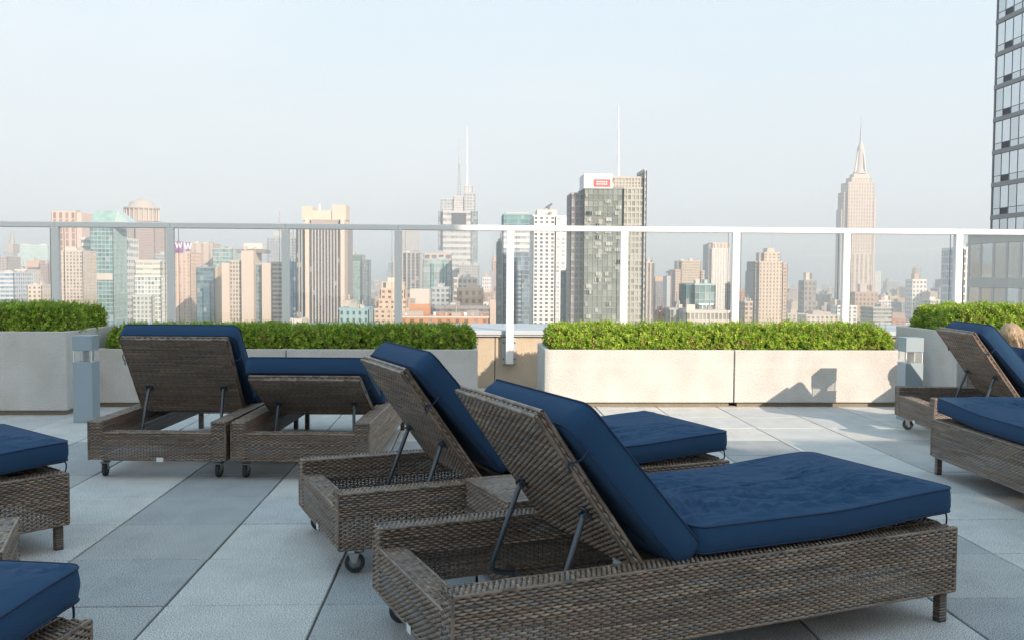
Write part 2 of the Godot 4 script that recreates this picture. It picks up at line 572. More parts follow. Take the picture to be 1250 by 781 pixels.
# ------------------------------------------------------------------ hedges
func sprig_mesh() -> ArrayMesh:
	var mb := MB.new()
	rng.seed = 77
	for k in 9:
		var a := k * 2.4 + rng.randf() * 0.5
		var y := -0.012 + k * 0.0052
		var tilt := lerpf(0.15, 0.95, k / 8.0)
		var out := Vector3(cos(a) * cos(tilt), sin(tilt), sin(a) * cos(tilt))
		var side := out.cross(Vector3.UP).normalized()
		var nrm := side.cross(out).normalized()
		var L := rng.randf_range(0.017, 0.025)
		var W := L * 0.30
		var b := Vector3(0, y, 0) + out * 0.003
		var m := b + out * L * 0.5
		var tone := rng.randf_range(0.85, 1.15) * (1.0 + 0.12 * k / 8.0)
		mb.col = Color(tone, tone, tone)
		var dip := nrm * -0.0022
		mb.tri(b, m + side * W - dip, m + dip * 0.5)
		mb.tri(m + side * W - dip, b + out * L, m + dip * 0.5)
		mb.tri(b, m + dip * 0.5, m - side * W - dip)
		mb.tri(m + dip * 0.5, b + out * L, m - side * W - dip)
	return mb.mesh()

func hedge(label: String, lo: Vector3, hi: Vector3, dens: float, shoots: int, seed_: int) -> void:
	if not S.has("sprig"):
		S.sprig = sprig_mesh()
	rng.seed = seed_
	var root := thing("boxwood_hedge", label, "hedge", Vector3((lo.x + hi.x) / 2, lo.y, (lo.z + hi.z) / 2))
	var h := (hi - lo) / 2.0
	var nz := FastNoiseLite.new()
	nz.seed = seed_
	nz.frequency = 2.2
	var places := []
	var sx := hi.x - lo.x
	var sz := hi.z - lo.z
	var sy := hi.y - lo.y
	var areas := [sx * sz, sx * sy, sx * sy * 0.5, sz * sy, sz * sy]     # top, front, back, left, right
	for f in 5:
		for k in int(areas[f] * dens):
			var p := Vector3(rng.randf_range(-h.x, h.x), rng.randf_range(0, sy), rng.randf_range(-h.z, h.z))
			var nr := Vector3.UP
			match f:
				0: p.y = sy
				1: p.z = h.z; nr = Vector3.BACK
				2: p.z = -h.z; nr = Vector3.FORWARD
				3: p.x = -h.x; nr = Vector3.LEFT
				4: p.x = h.x; nr = Vector3.RIGHT
			# rounded edges and an uneven, clipped surface
			var q := Vector3(p.x / h.x, (p.y / sy), p.z / h.z)
			var ex := maxf(absf(p.x) - (h.x - 0.12), 0.0)
			var ez := maxf(absf(p.z) - (h.z - 0.12), 0.0)
			var ey := maxf(p.y - (sy - 0.10), 0.0)
			var r := sqrt(ex * ex + ez * ez + ey * ey)
			if r > 0.12:
				var s := 0.12 / r
				p.x -= signf(p.x) * ex * (1 - s)
				p.z -= signf(p.z) * ez * (1 - s)
				p.y -= ey * (1 - s)
				nr = (nr + Vector3(signf(p.x) * ex, ey, signf(p.z) * ez) * 8.0).normalized()
			var b := nz.get_noise_3d(p.x + lo.x, p.y, p.z) * 0.065 + nz.get_noise_3d(p.x * 4.0 + 9.0, p.y * 4.0, p.z * 4.0) * 0.036
			if nz.get_noise_3d(p.x * 9.0, p.y * 9.0 + 40.0, p.z * 9.0) < -0.42 and rng.randf() < 0.8:
				continue
			p += nr * (b - absf(rng.randfn(0.0, 0.028)))
			p.y = maxf(p.y, 0.005)
			var up := (nr + Vector3(rng.randf_range(-0.55, 0.55), rng.randf_range(-0.1, 0.8), rng.randf_range(-0.55, 0.55))).normalized()
			places.append([p, up, rng.randf_range(0.8, 1.35), b])
	for k in shoots:
		var px := rng.randf_range(-h.x + 0.05, h.x - 0.05)
		var pz := rng.randf_range(-h.z + 0.05, h.z - 0.02)
		var lean := Vector3(rng.randf_range(-0.25, 0.25), 1, rng.randf_range(-0.25, 0.25)).normalized()
		for j in rng.randi_range(2, 5):
			places.append([Vector3(px, sy - 0.005, pz) + lean * j * 0.021, lean, rng.randf_range(0.65, 0.9) * (1.0 - 0.10 * j), 0.05])
	var mm := MultiMesh.new()
	mm.transform_format = MultiMesh.TRANSFORM_3D
	mm.use_colors = true
	mm.mesh = S.sprig
	mm.instance_count = places.size()
	for k in places.size():
		var pl: Array = places[k]
		var y: Vector3 = pl[1]
		var x := y.cross(Vector3(rng.randf_range(-1, 1), rng.randf_range(-1, 1), rng.randf_range(-1, 1))).normalized()
		mm.set_instance_transform(k, Transform3D(Basis(x, y, x.cross(y)) * pl[2], pl[0]))
		# young yellow-green tips, mature green, a few bronze leaves
		var u := rng.randf()
		var col := Color(0.275, 0.42, 0.045)
		if u < 0.30: col = Color(0.46, 0.57, 0.09)
		elif u < 0.53: col = Color(0.15, 0.26, 0.03)
		elif u < 0.59: col = Color(0.32, 0.22, 0.10)
		mm.set_instance_color(k, col * rng.randf_range(0.8, 1.2))
	var o := MultiMeshInstance3D.new()
	o.name = "foliage"
	o.multimesh = mm
	o.material_override = M.leaf
	o.set_meta("kind", "stuff")
	root.add_child(o)
	var mb := MB.new()
	mb.cbox(Vector3(-h.x + 0.07, -0.045, -h.z + 0.07), Vector3(h.x - 0.07, sy - 0.075, h.z - 0.07), 0.05)
	obj("branch_mass", mb.mesh(), M.twig, root)

func hedges() -> void:
	hedge("clipped green boxwood hedge in the low planter behind the raised loungers", Vector3(-3.56, 0.535, -10.02), Vector3(-1.80, 0.725, -9.33), 3300, 620, 101)
	hedge("clipped green boxwood hedge ending at the bare parapet gap, in shade", Vector3(-1.79, 0.535, -10.02), Vector3(0.03, 0.725, -9.33), 3300, 560, 102)
	hedge("clipped yellow-green hedge in full sun beside the bare parapet gap", Vector3(0.82, 0.535, -10.02), Vector3(2.66, 0.75, -9.33), 3300, 260, 103)
	hedge("clipped yellow-green hedge in the planter that carries a slanted shadow", Vector3(2.63, 0.535, -10.02), Vector3(4.30, 0.755, -9.33), 3300, 240, 104)
	hedge("bright green hedge in the tall planter behind the shaded bollard", Vector3(-5.85, 0.73, -9.80), Vector3(-3.70, 0.935, -8.79), 3300, 1100, 105)
	hedge("sunny yellow-green hedge in the tall planter behind the sunlit bollard", Vector3(4.76, 0.74, -9.92), Vector3(6.85, 0.96, -8.86), 3300, 700, 106)

# ------------------------------------------------------------------ wicker
# plain weave on the rectangle o + U*w + V*h that faces N: strands run along U, bumps alternate from row to row
func weave(mb: MB, o: Vector3, U: Vector3, V: Vector3, w: float, h: float, ru := 0.0192, rv := 0.0092, lift := 0.0050) -> void:
	var N := U.cross(V)
	var nj := maxi(1, roundi(h / rv))
	var ni := maxi(2, roundi(w / ru))
	rv = h / nj
	ru = w / ni
	var prof := [-0.75, 0.35, 1.0, 0.35, -0.75]
	var full := [0.55, 0.9, 1.0, 0.9, 0.55]                   # strands narrow where they dive behind a stake
	var pos := [-0.42, 0.0, 0.5, 1.0, 1.42]
	var strand := Color(0.2, 0.15, 0.11)
	# the upright stakes that the strands pass over and under
	for i in ni:
		mb.col = Color(0.20, 0.155, 0.122) * rng.randf_range(0.75, 1.15)
		var a := o + U * (ru * (i + 0.27)) - N * 0.0058
		var m := o + U * (ru * (i + 0.5)) - N * 0.0036
		var b := o + U * (ru * (i + 0.73)) - N * 0.0058
		mb.quad(a, m, m + V * h, a + V * h)
		mb.quad(m, b, b + V * h, m + V * h)
	for j in nj:
		# each strand changes tone after some length, as dyed cane does
		var left := 0
		var sag := rng.randf_range(-0.0008, 0.0008)
		for i in range(-1, ni + 1):
			if left <= 0:
				left = rng.randi_range(4, 16)
				var u := rng.randf()
				if u < 0.46: strand = Color(0.215, 0.158, 0.120)
				elif u < 0.64: strand = Color(0.30, 0.228, 0.172)
				elif u < 0.82: strand = Color(0.215, 0.200, 0.188)
				elif u < 0.94: strand = Color(0.125, 0.097, 0.080)
				else: strand = Color(0.36, 0.275, 0.205)
			left -= 1
			mb.col = strand * rng.randf_range(0.86, 1.14)
			if posmod(i + j, 2) == 1:
				# the strand passes behind this stake
				var u0 := clampf((i - 0.12) * ru, 0.0, w)
				var u1 := clampf((i + 1.12) * ru, 0.0, w)
				if u1 - u0 > 0.003:
					var q := o - N * 0.0075 + V * (rv * (j + 0.2) + sag)
					mb.quad(q + U * u0, q + U * u1, q + U * u1 + V * rv * 0.6, q + U * u0 + V * rv * 0.6)
				continue
			var rows := [[], [], []]
			var up := lift * rng.randf_range(0.85, 1.15)
			for k in 5:
				var u := clampf((i + pos[k]) * ru, 0.0, w)
				var base := o + U * u
				var hgt: float = prof[k] * up
				rows[0].append(base + V * (rv * (j + 0.5 - 0.44 * full[k]) + sag) + N * (hgt - 0.0022))
				rows[1].append(base + V * (rv * (j + 0.5) + sag) + N * (hgt + 0.0016))
				rows[2].append(base + V * (rv * (j + 0.5 + 0.44 * full[k]) + sag) + N * (hgt - 0.0022))
			if rows[0][0].distance_to(rows[0][4]) > 0.003:
				mb.grid(rows)

# a wicker-covered box; faces named in woven are woven (f b r l t d), strands along the longer way
func wicker_box(mb: MB, lo: Vector3, hi: Vector3, woven: String, across := "") -> void:
	# a hollow panel: faces that are not woven are closed with plain cane sheet
	mb.col = Color(0.20, 0.155, 0.12)
	mb.box(lo, hi, woven)
	var s := hi - lo
	var X := Vector3.RIGHT; var Y := Vector3.UP; var Z := Vector3.BACK
	for f in woven:
		match f:
			"f": weave(mb, Vector3(lo.x, lo.y, hi.z), X, Y, s.x, s.y)
			"b": weave(mb, Vector3(hi.x, lo.y, lo.z), -X, Y, s.x, s.y)
			"r": weave(mb, Vector3(hi.x, lo.y, hi.z), -Z, Y, s.z, s.y)
			"l": weave(mb, Vector3(lo.x, lo.y, lo.z), Z, Y, s.z, s.y)
			"t":
				if "t" in across: weave(mb, Vector3(lo.x, hi.y, lo.z), Z, X, s.z, s.x)
				else: weave(mb, Vector3(lo.x, hi.y, hi.z), X, -Z, s.x, s.z)
			"d":
				if "d" in across: weave(mb, Vector3(hi.x, lo.y, lo.z), Z, -X, s.z, s.x)
				else: weave(mb, Vector3(lo.x, lo.y, lo.z), X, Z, s.x, s.z)

func bead(mb: MB, a: Vector3, b: Vector3, r := 0.0065) -> void:
	var k := maxi(2, int(a.distance_to(b) / 0.05))
	for q in k:
		var c := Color(0.17, 0.125, 0.095) * rng.randf_range(0.6, 1.45)
		mb.col = c
		mb.tube([a.lerp(b, float(q) / k), a.lerp(b, float(q + 1) / k)], r, 6, false)

# ------------------------------------------------------------------ cushions
func cushion(L: float, W: float, T: float, wrinkle: float, seed_: int, foot_lift := 0.0) -> Array:
	var nz := FastNoiseLite.new()
	nz.seed = seed_
	nz.frequency = 1.0
	nz.fractal_octaves = 3
	var insets := [0.0, 0.004, 0.010, 0.018, 0.028, 0.040, 0.054, 0.070]
	while insets[-1] + 0.011 < W / 2 - 0.006:
		insets.append(insets[-1] + 0.011)
	var per := func(d: float, corner: float) -> Array:
		var pts := []
		var a := L / 2 - d
		var b := W / 2 - d
		var r := maxf(corner - d, 0.0015)
		r = minf(r, minf(a, b))
		for s in 4:
			var cx: float = [a - r, -(a - r), -(a - r), a - r][s]
			var cz: float = [-(b - r), -(b - r), b - r, b - r][s]
			for k in 6:
				var an := -s * PI / 2 - k / 5.0 * PI / 2
				pts.append(Vector3(cx + r * cos(an), 0, cz + r * sin(an)))
			# straight run to the next corner
			var e: Vector3 = pts[-1]
			var nx: float = [-(a - r), -(a - r), a - r, a - r][s]
			var nzz: float = [-(b - r), b - r, b - r, -(b - r)][s]
			var an2 := -(s + 1) * PI / 2
			var g := Vector3(nx + r * cos(an2), 0, nzz + r * sin(an2))
			var steps: int = [64, 40, 64, 40][s]
			for k in range(1, steps):
				pts.append(e.lerp(g, float(k) / steps))
		return pts
	var bend := func(x: float) -> float:
		return foot_lift * smoothstep(-0.1, 1.0, x / (L / 2))
	var rows := []
	var seam_lo := 0.012
	var seam_hi := T - 0.014
	# bottom, inside out
	for d in [W / 2 - 0.01, W / 4, 0.03, 0.008, 0.0]:
		var row := []
		for p in per.call(d, 0.045):
			row.append(Vector3(p.x, (seam_lo if d < 0.004 else (0.004 if d < 0.02 else 0.0)) + bend.call(p.x), p.z))
		rows.append(row)
	# boxed side, slightly bellied
	for k in range(1, 8):
		var f := k / 8.0
		var row := []
		for p in per.call(-0.008 * sin(f * PI), 0.045 + 0.006 * sin(f * PI)):
			var q := nz.get_noise_2d(p.x * 9.0 + p.z * 9.0, f * 2.0) * 0.004
			row.append(Vector3(p.x * (1.0 + q), lerpf(seam_lo, seam_hi, f) + bend.call(p.x), p.z * (1.0 + q)))
		rows.append(row)
	# top, outside in
	for d in insets:
		var row := []
		for p in per.call(d, 0.045):
			var crown := 0.018 * (1.0 - exp(-d / 0.055))
			var fade := smoothstep(0.0, 0.06, d)
			var wx: float = p.x + 0.12 * nz.get_noise_2d(p.x * 1.7, p.z * 1.7 + 30.0)
			var wz: float = p.z + 0.12 * nz.get_noise_2d(p.x * 1.7 + 60.0, p.z * 1.7)
			var much := 0.35 + 1.3 * smoothstep(-0.25, 0.35, nz.get_noise_2d(wx * 1.2 + 11.0, wz * 1.6)) + 0.9 * smoothstep(0.1, -0.9, p.x / (L / 2))
			var fold := pow(1.0 - absf(nz.get_noise_2d(wx * 1.3 + 5.0, wz * 8.5 + wx * 2.0)), 7.0) - 0.35
			var fine := pow(1.0 - absf(nz.get_noise_2d(wx * 4.5 - 15.0, wz * 15.0)), 6.0) - 0.35
			row.append(Vector3(p.x, seam_hi + crown + fade * wrinkle * much * (fold + 0.6 * fine) + fade * 0.010 * nz.get_noise_2d(p.x * 1.3, p.z * 1.9) + bend.call(p.x), p.z))
		rows.append(row)
	var mb := MB.new()
	# rings run clockwise seen from above when built from +x to -z: keep outward normals
	for r in rows:
		r.reverse()
	mb.grid(rows, true)
	# close the middle
	var last: Array = rows[-1]
	var half := last.size()
	for k in half / 2 - 1:
		mb.quad(last[k], last[k + 1], last[half - 2 - k], last[half - 1 - k])
	var pipe := MB.new()
	for y in [seam_lo, seam_hi]:
		var ring: Array = per.call(-0.0015, 0.045)
		var path := []
		for p in ring:
			path.append(Vector3(p.x, y + bend.call(p.x), p.z))
		path.append(path[0])
		pipe.tube(path, 0.0032, 5, false)
	return [mb.mesh(), pipe.mesh()]

func ribbon(pts: Array, w: float) -> ArrayMesh:
	var mb := MB.new()
	var c := Curve3D.new()
	for k in pts.size():
		var d: Vector3 = (pts[mini(k + 1, pts.size() - 1)] - pts[maxi(k - 1, 0)]) * 0.22
		c.add_point(pts[k], -d, d)
	c.bake_interval = 0.01
	mb.tube(Array(c.get_baked_points()), w, 5)
	return mb.mesh()

# ------------------------------------------------------------------ loungers
const HINGE := Vector3(0.70, 0.362, 0)

func lounger_meshes() -> void:
	rng.seed = 900
	for s in [1, -1]:
		var mb := MB.new()
		var z0 := 0.345 if s > 0 else -0.435
		# a woven rail on top of a single woven skin
		wicker_box(mb, Vector3(0, 0.255, z0), Vector3(2.0, 0.36, z0 + 0.09), "fbtlr", "t")
		if s > 0: weave(mb, Vector3(0, 0.12, 0.435), Vector3.RIGHT, Vector3.UP, 2.0, 0.135)
		else: weave(mb, Vector3(2.0, 0.12, -0.435), Vector3.LEFT, Vector3.UP, 2.0, 0.135)
		for e in [[0.0, Vector3.BACK, z0], [2.0, Vector3.FORWARD, z0 + 0.09]]:
			weave(mb, Vector3(e[0], 0.12, e[2]), e[1], Vector3.UP, 0.09, 0.135)
		for x in [0.0, 2.0]:
			bead(mb, Vector3(x, 0.122, 0.433 * s), Vector3(x, 0.36, 0.433 * s))
		bead(mb, Vector3(0, 0.36, 0.434 * s), Vector3(2.0, 0.36, 0.434 * s), 0.0058)
		bead(mb, Vector3(0, 0.36, 0.346 * s), Vector3(2.0, 0.36, 0.346 * s), 0.0055)
		bead(mb, Vector3(0, 0.122, 0.434 * s), Vector3(2.0, 0.122, 0.434 * s), 0.0055)
		S["side%d" % s] = mb.mesh()
	var m := MB.new()
	wicker_box(m, Vector3(0.002, 0.22, -0.346), Vector3(0.09, 0.29, 0.346), "lrt")
	weave(m, Vector3(0.002, 0.121, -0.346), Vector3.BACK, Vector3.UP, 0.692, 0.1)
	bead(m, Vector3(0.002, 0.29, -0.345), Vector3(0.002, 0.29, 0.345))
	bead(m, Vector3(0.09, 0.29, -0.345), Vector3(0.09, 0.29, 0.345))
	bead(m, Vector3(0.002, 0.122, -0.345), Vector3(0.002, 0.122, 0.345))
	S.rear = m.mesh()
	m = MB.new()
	wicker_box(m, Vector3(1.91, 0.27, -0.346), Vector3(1.998, 0.358, 0.346), "rlt")
	weave(m, Vector3(1.998, 0.121, 0.346), Vector3.FORWARD, Vector3.UP, 0.692, 0.15)
	bead(m, Vector3(1.998, 0.36, -0.345), Vector3(1.998, 0.36, 0.345))
	S.foot = m.mesh()
	m = MB.new()
	m.col = Color(0.14, 0.11, 0.09)
	for k in 12:
		m.box(Vector3(0.74 + k * 0.098, 0.318, -0.344), Vector3(0.80 + k * 0.098, 0.340, 0.344))
	S.deck = m.mesh()
	m = MB.new()
	wicker_box(m, Vector3(-0.637, -0.045, -0.355), Vector3(0.0, -0.014, 0.355), "dlfbt", "d")
	for z in [-0.354, 0.354]:
		for y in [-0.042, -0.017]:
			bead(m, Vector3(-0.637, y, z), Vector3(0, y, z), 0.008)
	for y in [-0.042, -0.017]:
		bead(m, Vector3(-0.637, y, -0.354), Vector3(-0.637, y, 0.354), 0.008)
	S.backrest = m.mesh()
	for k in 3:
		S["seat%d" % k] = cushion(1.165, 0.80, 0.114, 0.0100, 41 + k * 7, 0.034)
	for k in 2:
		S["back%d" % k] = cushion(0.665, 0.785, 0.128, 0.0035, 71 + k * 9)
	m = MB.new()
	m.lathe([[0.014, 0.0], [0.020, 0.002], [0.021, 0.05], [0.022, 0.125]], 10)
	m.col = Color(0.055, 0.045, 0.04)
	var leg := MB.new()
	leg.col = Color(0.05, 0.042, 0.037)
	leg.box(Vector3(-0.016, 0, -0.016), Vector3(0.016, 0.125, 0.016))
	for k in 11:
		var y := 0.004 + k * 0.0105
		leg.col = Color(0.15, 0.115, 0.092) * rng.randf_range(0.5, 1.25)
		leg.cbox(Vector3(-0.019, y, -0.019), Vector3(0.019, y + 0.0095, 0.019), 0.0035)
	S.leg = leg.mesh()
	# caster
	m = MB.new()
	m.t = Transform3D(Basis(Vector3.RIGHT, PI / 2), Vector3.ZERO)
	m.lathe([[0.029, -0.013], [0.040, -0.013], [0.0435, -0.009], [0.0445, 0.0], [0.0435, 0.009], [0.040, 0.013], [0.029, 0.013]], 28)
	S.tyre = m.mesh()
	m = MB.new()
	m.t = Transform3D(Basis(Vector3.RIGHT, PI / 2), Vector3.ZERO)
	m.lathe([[0.0, -0.014], [0.010, -0.014], [0.011, -0.009], [0.0295, -0.009], [0.0295, 0.009], [0.011, 0.009], [0.010, 0.014], [0.0, 0.014]], 24)
	S.hub = m.mesh()
	m = MB.new()
	for s in [-1, 1]:
		var z0: float = 0.0165 * s - 0.0015
		var pts := [Vector2(-0.011, 0.040), Vector2(0.008, 0.040), Vector2(0.022, 0.082), Vector2(-0.026, 0.082)]
		for f in 2:
			var z: float = z0 + 0.003 * f
			if f == 1: m.quad(Vector3(pts[0].x, pts[0].y, z), Vector3(pts[1].x, pts[1].y, z), Vector3(pts[2].x, pts[2].y, z), Vector3(pts[3].x, pts[3].y, z))
			else: m.quad(Vector3(pts[1].x, pts[1].y, z), Vector3(pts[0].x, pts[0].y, z), Vector3(pts[3].x, pts[3].y, z), Vector3(pts[2].x, pts[2].y, z))
		for k in 4:
			var a: Vector2 = pts[k]; var b: Vector2 = pts[(k + 1) % 4]
			m.quad(Vector3(a.x, a.y, z0), Vector3(b.x, b.y, z0), Vector3(b.x, b.y, z0 + 0.003), Vector3(a.x, a.y, z0 + 0.003))
	m.cbox(Vector3(-0.028, 0.0815, -0.026), Vector3(0.026, 0.0865, 0.026), 0.001)
	m.t = Transform3D(Basis(), Vector3(0.02, 0, 0))
	m.lathe([[0.0, 0.086], [0.021, 0.086], [0.021, 0.105], [0.0, 0.1205]], 16)
	S.fork = m.mesh()
	m = MB.new()
	m.cbox(Vector3(-0.006, -0.014, -0.022), Vector3(-0.0045, 0.014, 0.022), 0.0004)
	S.care_label = m.mesh()

func lounger(label: String, at: Vector2, heading: float, recline: float, seat: int, back: int, swivel: Array, slip := -0.295) -> Node3D:
	if not S.has("rear"):
		lounger_meshes()
	var root := thing("sun_lounger", label, "sun lounger", Vector3(at.x, 0, at.y), deg_to_rad(heading), "wicker sun loungers on the terrace")
	obj("side_panel", S["side1"], M.wicker, root)
	obj("side_panel", S["side-1"], M.wicker, root)
	obj("rear_panel", S.rear, M.wicker, root)
	obj("foot_panel", S.foot, M.wicker, root)
	obj("seat_deck", S.deck, M.wicker, root)
	for s in [-1, 1]:
		var l := obj("leg", S.leg, M.wicker, root)
		l.position = Vector3(1.965, 0, 0.40 * s)
		var ca := Node3D.new()
		ca.name = "caster"
		root.add_child(ca, true)
		ca.position = Vector3(0.085, 0, 0.365 * s)
		ca.rotation.y = deg_to_rad(swivel[0 if s < 0 else 1])
		var wpos := Vector3(0.0, 0.0445, 0)
		var f := obj("fork", S.fork, M.caster_steel, ca)
		f.position = Vector3(0, 0.004, 0)
		obj("tyre", S.tyre, M.caster_rubber, ca).position = wpos
		obj("hub", S.hub, M.caster_hub, ca).position = wpos
	var cl := obj("care_label", S.care_label, M.label_white, root)
	cl.position = Vector3(0.0, 0.124, 0.02)
	# backrest, cushions
	var turn := Basis(Vector3.BACK, -deg_to_rad(recline))
	var br := obj("backrest", S.backrest, M.wicker, root)
	br.transform = Transform3D(turn, HINGE)
	var bc := obj("back_cushion", S["back%d" % back][0], M.navy_canvas, root)
	var mid := Vector3(slip, 0.004, 0)
	# the cushion slumps: it leans on the panel at its top and stands off at its foot
	bc.transform = Transform3D(turn * Basis(Vector3.BACK, 0.10) * Basis(Vector3.UP, PI), HINGE + turn * (mid + Vector3(0, 0.030, 0)))
	obj("piping", S["back%d" % back][1], M.navy_piping, bc)
	var sc := obj("seat_cushion", S["seat%d" % seat][0], M.navy_canvas, root)
	sc.position = Vector3(0.865 + 0.5825, 0.366, 0)
	obj("piping", S["seat%d" % seat][1], M.navy_piping, sc)
	# struts that hold the backrest up
	var low := Vector3(0.40, 0.185, 0)
	for s in [-1, 1]:
		var top := HINGE + turn * Vector3(-0.225, -0.062, 0)
		top.z = 0.255 * s
		low.z = 0.27 * s
		var mb := MB.new()
		var knee := low + (top - low).normalized() * 0.035
		var fwd := low + Vector3(0.05, -0.012, 0)
		var path := [top, top.lerp(knee, 0.5), knee, low + Vector3(0.008, 0.008, 0), low + Vector3(0.025, -0.004, 0), fwd, low + Vector3(0.11, -0.022, 0)]
		mb.tube(path, 0.0105, 8)
		var st := obj("strut", mb.mesh(), M.strut_steel, root)
		mb = MB.new()
		mb.t = Transform3D(turn, HINGE)
		mb.cbox(Vector3(-0.25, -0.056, 0.255 * s - 0.024), Vector3(-0.20, -0.050, 0.255 * s + 0.024), 0.002)
		mb.cbox(Vector3(-0.236, -0.074, 0.255 * s - 0.018), Vector3(-0.214, -0.055, 0.255 * s - 0.0125), 0.002)
		mb.cbox(Vector3(-0.236, -0.074, 0.255 * s + 0.0125), Vector3(-0.214, -0.055, 0.255 * s + 0.018), 0.002)
		obj("bracket", mb.mesh(), M.strut_steel, st)
	var bar := MB.new()
	bar.tube([Vector3(0.51, 0.163, -0.346), Vector3(0.51, 0.163, 0.346)], 0.0125, 8)
	obj("support_bar", bar.mesh(), M.bar_brown, root)
	for s in [-1, 1]:
			var p := [Vector3(-0.46, 0.03, 0.392 * s), Vector3(-0.455, 0.01, 0.40 * s), Vector3(-0.448, -0.018, 0.388 * s), Vector3(-0.455, -0.04, 0.370 * s), Vector3(-0.44, -0.05, 0.368 * s), Vector3(-0.425, -0.05, 0.372 * s)]
			for k in p.size():
				p[k] = HINGE + turn * p[k]
			obj("tie", ribbon(p, 0.0035), M.navy_piping, root)
	var q := [Vector3(2.0, 0.412, 0.365), Vector3(2.016, 0.402, 0.368), Vector3(2.020, 0.380, 0.372), Vector3(2.012, 0.355, 0.376), Vector3(2.008, 0.335, 0.371), Vector3(2.010, 0.320, 0.366)]
	obj("tie", ribbon(q, 0.0035), M.navy_piping, root)
	return root

func side_table(label: String, corner: Vector2, turn: float) -> void:
	# corner: its far left-hand corner; the table runs from there along +x and +z before turning
	if not S.has("table_top"):
		rng.seed = 950
		var m := MB.new()
		wicker_box(m, Vector3(0, 0.355, 0), Vector3(0.48, 0.387, 0.48), "tfblr")
		for e in [[Vector3(0, 0.387, 0), Vector3(0.48, 0.387, 0)], [Vector3(0.48, 0.387, 0), Vector3(0.48, 0.387, 0.48)], [Vector3(0.48, 0.387, 0.48), Vector3(0, 0.387, 0.48)], [Vector3(0, 0.387, 0.48), Vector3(0, 0.387, 0)]]:
			bead(m, e[0], e[1])
		S.table_top = m.mesh()
		m = MB.new()
		wicker_box(m, Vector3(0.003, 0.03, 0.003), Vector3(0.477, 0.3545, 0.477), "fblr")
		S.table_skirt = m.mesh()
		m = MB.new()
		m.cbox(Vector3(-0.02, 0, -0.02), Vector3(0.02, 0.031, 0.02), 0.003)
		S.table_foot = m.mesh()
	var root := thing("side_table", label, "side table", Vector3(corner.x, 0, corner.y), turn, "square wicker side tables")
	obj("table_top", S.table_top, M.wicker, root)
	obj("skirt", S.table_skirt, M.wicker, root)
	for k in 4:
		obj("foot", S.table_foot, M.caster_rubber, root).position = Vector3(0.04 if k % 2 == 0 else 0.44, 0, 0.04 if k < 2 else 0.44)

func furniture() -> void:
	lounger("reclined wicker lounger with navy cushions and the small square table at its back", Vector2(-0.198, -3.088), 20.95, 54.8, 0, 0, [-30, 25], -0.228)
	lounger("wicker lounger with raised navy back standing on the far side of the small square table", Vector2(-0.703, -4.373), 20.9, 55.0, 1, 1, [-35, -20])
	lounger("high-backed wicker lounger standing right beside the shaded light bollard", Vector2(-1.962, -5.968), 86.6, 54.8, 2, 0, [8, -6])
	lounger("wicker lounger with its back only half raised, touching a high-backed one", Vector2(-1.058, -5.912), 86.9, 27.5, 0, 1, [-5, 10])
	lounger("wicker lounger whose navy foot end points towards the shaded light bollard", Vector2(-3.55, -3.272), 47.0, 54.8, 1, 0, [0, 20])
	lounger("wicker lounger with a tie lying loose on its foot corner, beside a wicker table", Vector2(-1.788, -0.64), 80.0, 54.8, 2, 1, [0, 20])
	lounger("raised wicker lounger standing right before the sunlit light bollard", Vector2(3.636, -7.483), -6.2, 54.8, 1, 0, [150, 160], -0.275)
	lounger("wicker lounger with a long woven side standing before the raised lounger at the sunlit bollard", Vector2(3.467, -4.05), 89.0, 54.8, 0, 1, [0, 20])
	lounger("half raised wicker lounger carrying the fair-haired person", Vector2(4.70, -8.27), -6.0, 20.0, 2, 0, [150, 160])
	var ax := Vector2(0.93390, -0.35754)
	var nn := Vector2(0.35754, 0.93390)
	var c := Vector2(-0.198, -3.088) + ax * 0.555 + nn * -0.925
	side_table("square wicker side table between the two parallel reclined loungers", c, deg_to_rad(20.95))
	var j := Vector2(-1.661, -3.512) + Vector2(-0.946, 0.325) * 0.48
	side_table("square wicker side table standing between two lounger foot ends", j, deg_to_rad(19.0))

# ------------------------------------------------------------------ city
# styles: [bay m, floor m, pier share, spandrel share]
const STYLE := {"grid": [3.6, 3.8, 0.42, 0.45], "hband": [4.5, 3.9, 0.05, 0.50], "vband": [3.4, 3.9, 0.50, 0.06], "glass": [3.2, 3.9, 0.05, 0.13], "punch": [4.2, 3.7, 0.55, 0.55], "fine": [2.4, 3.6, 0.40, 0.40], "plain": [0, 0, 0, 0]}

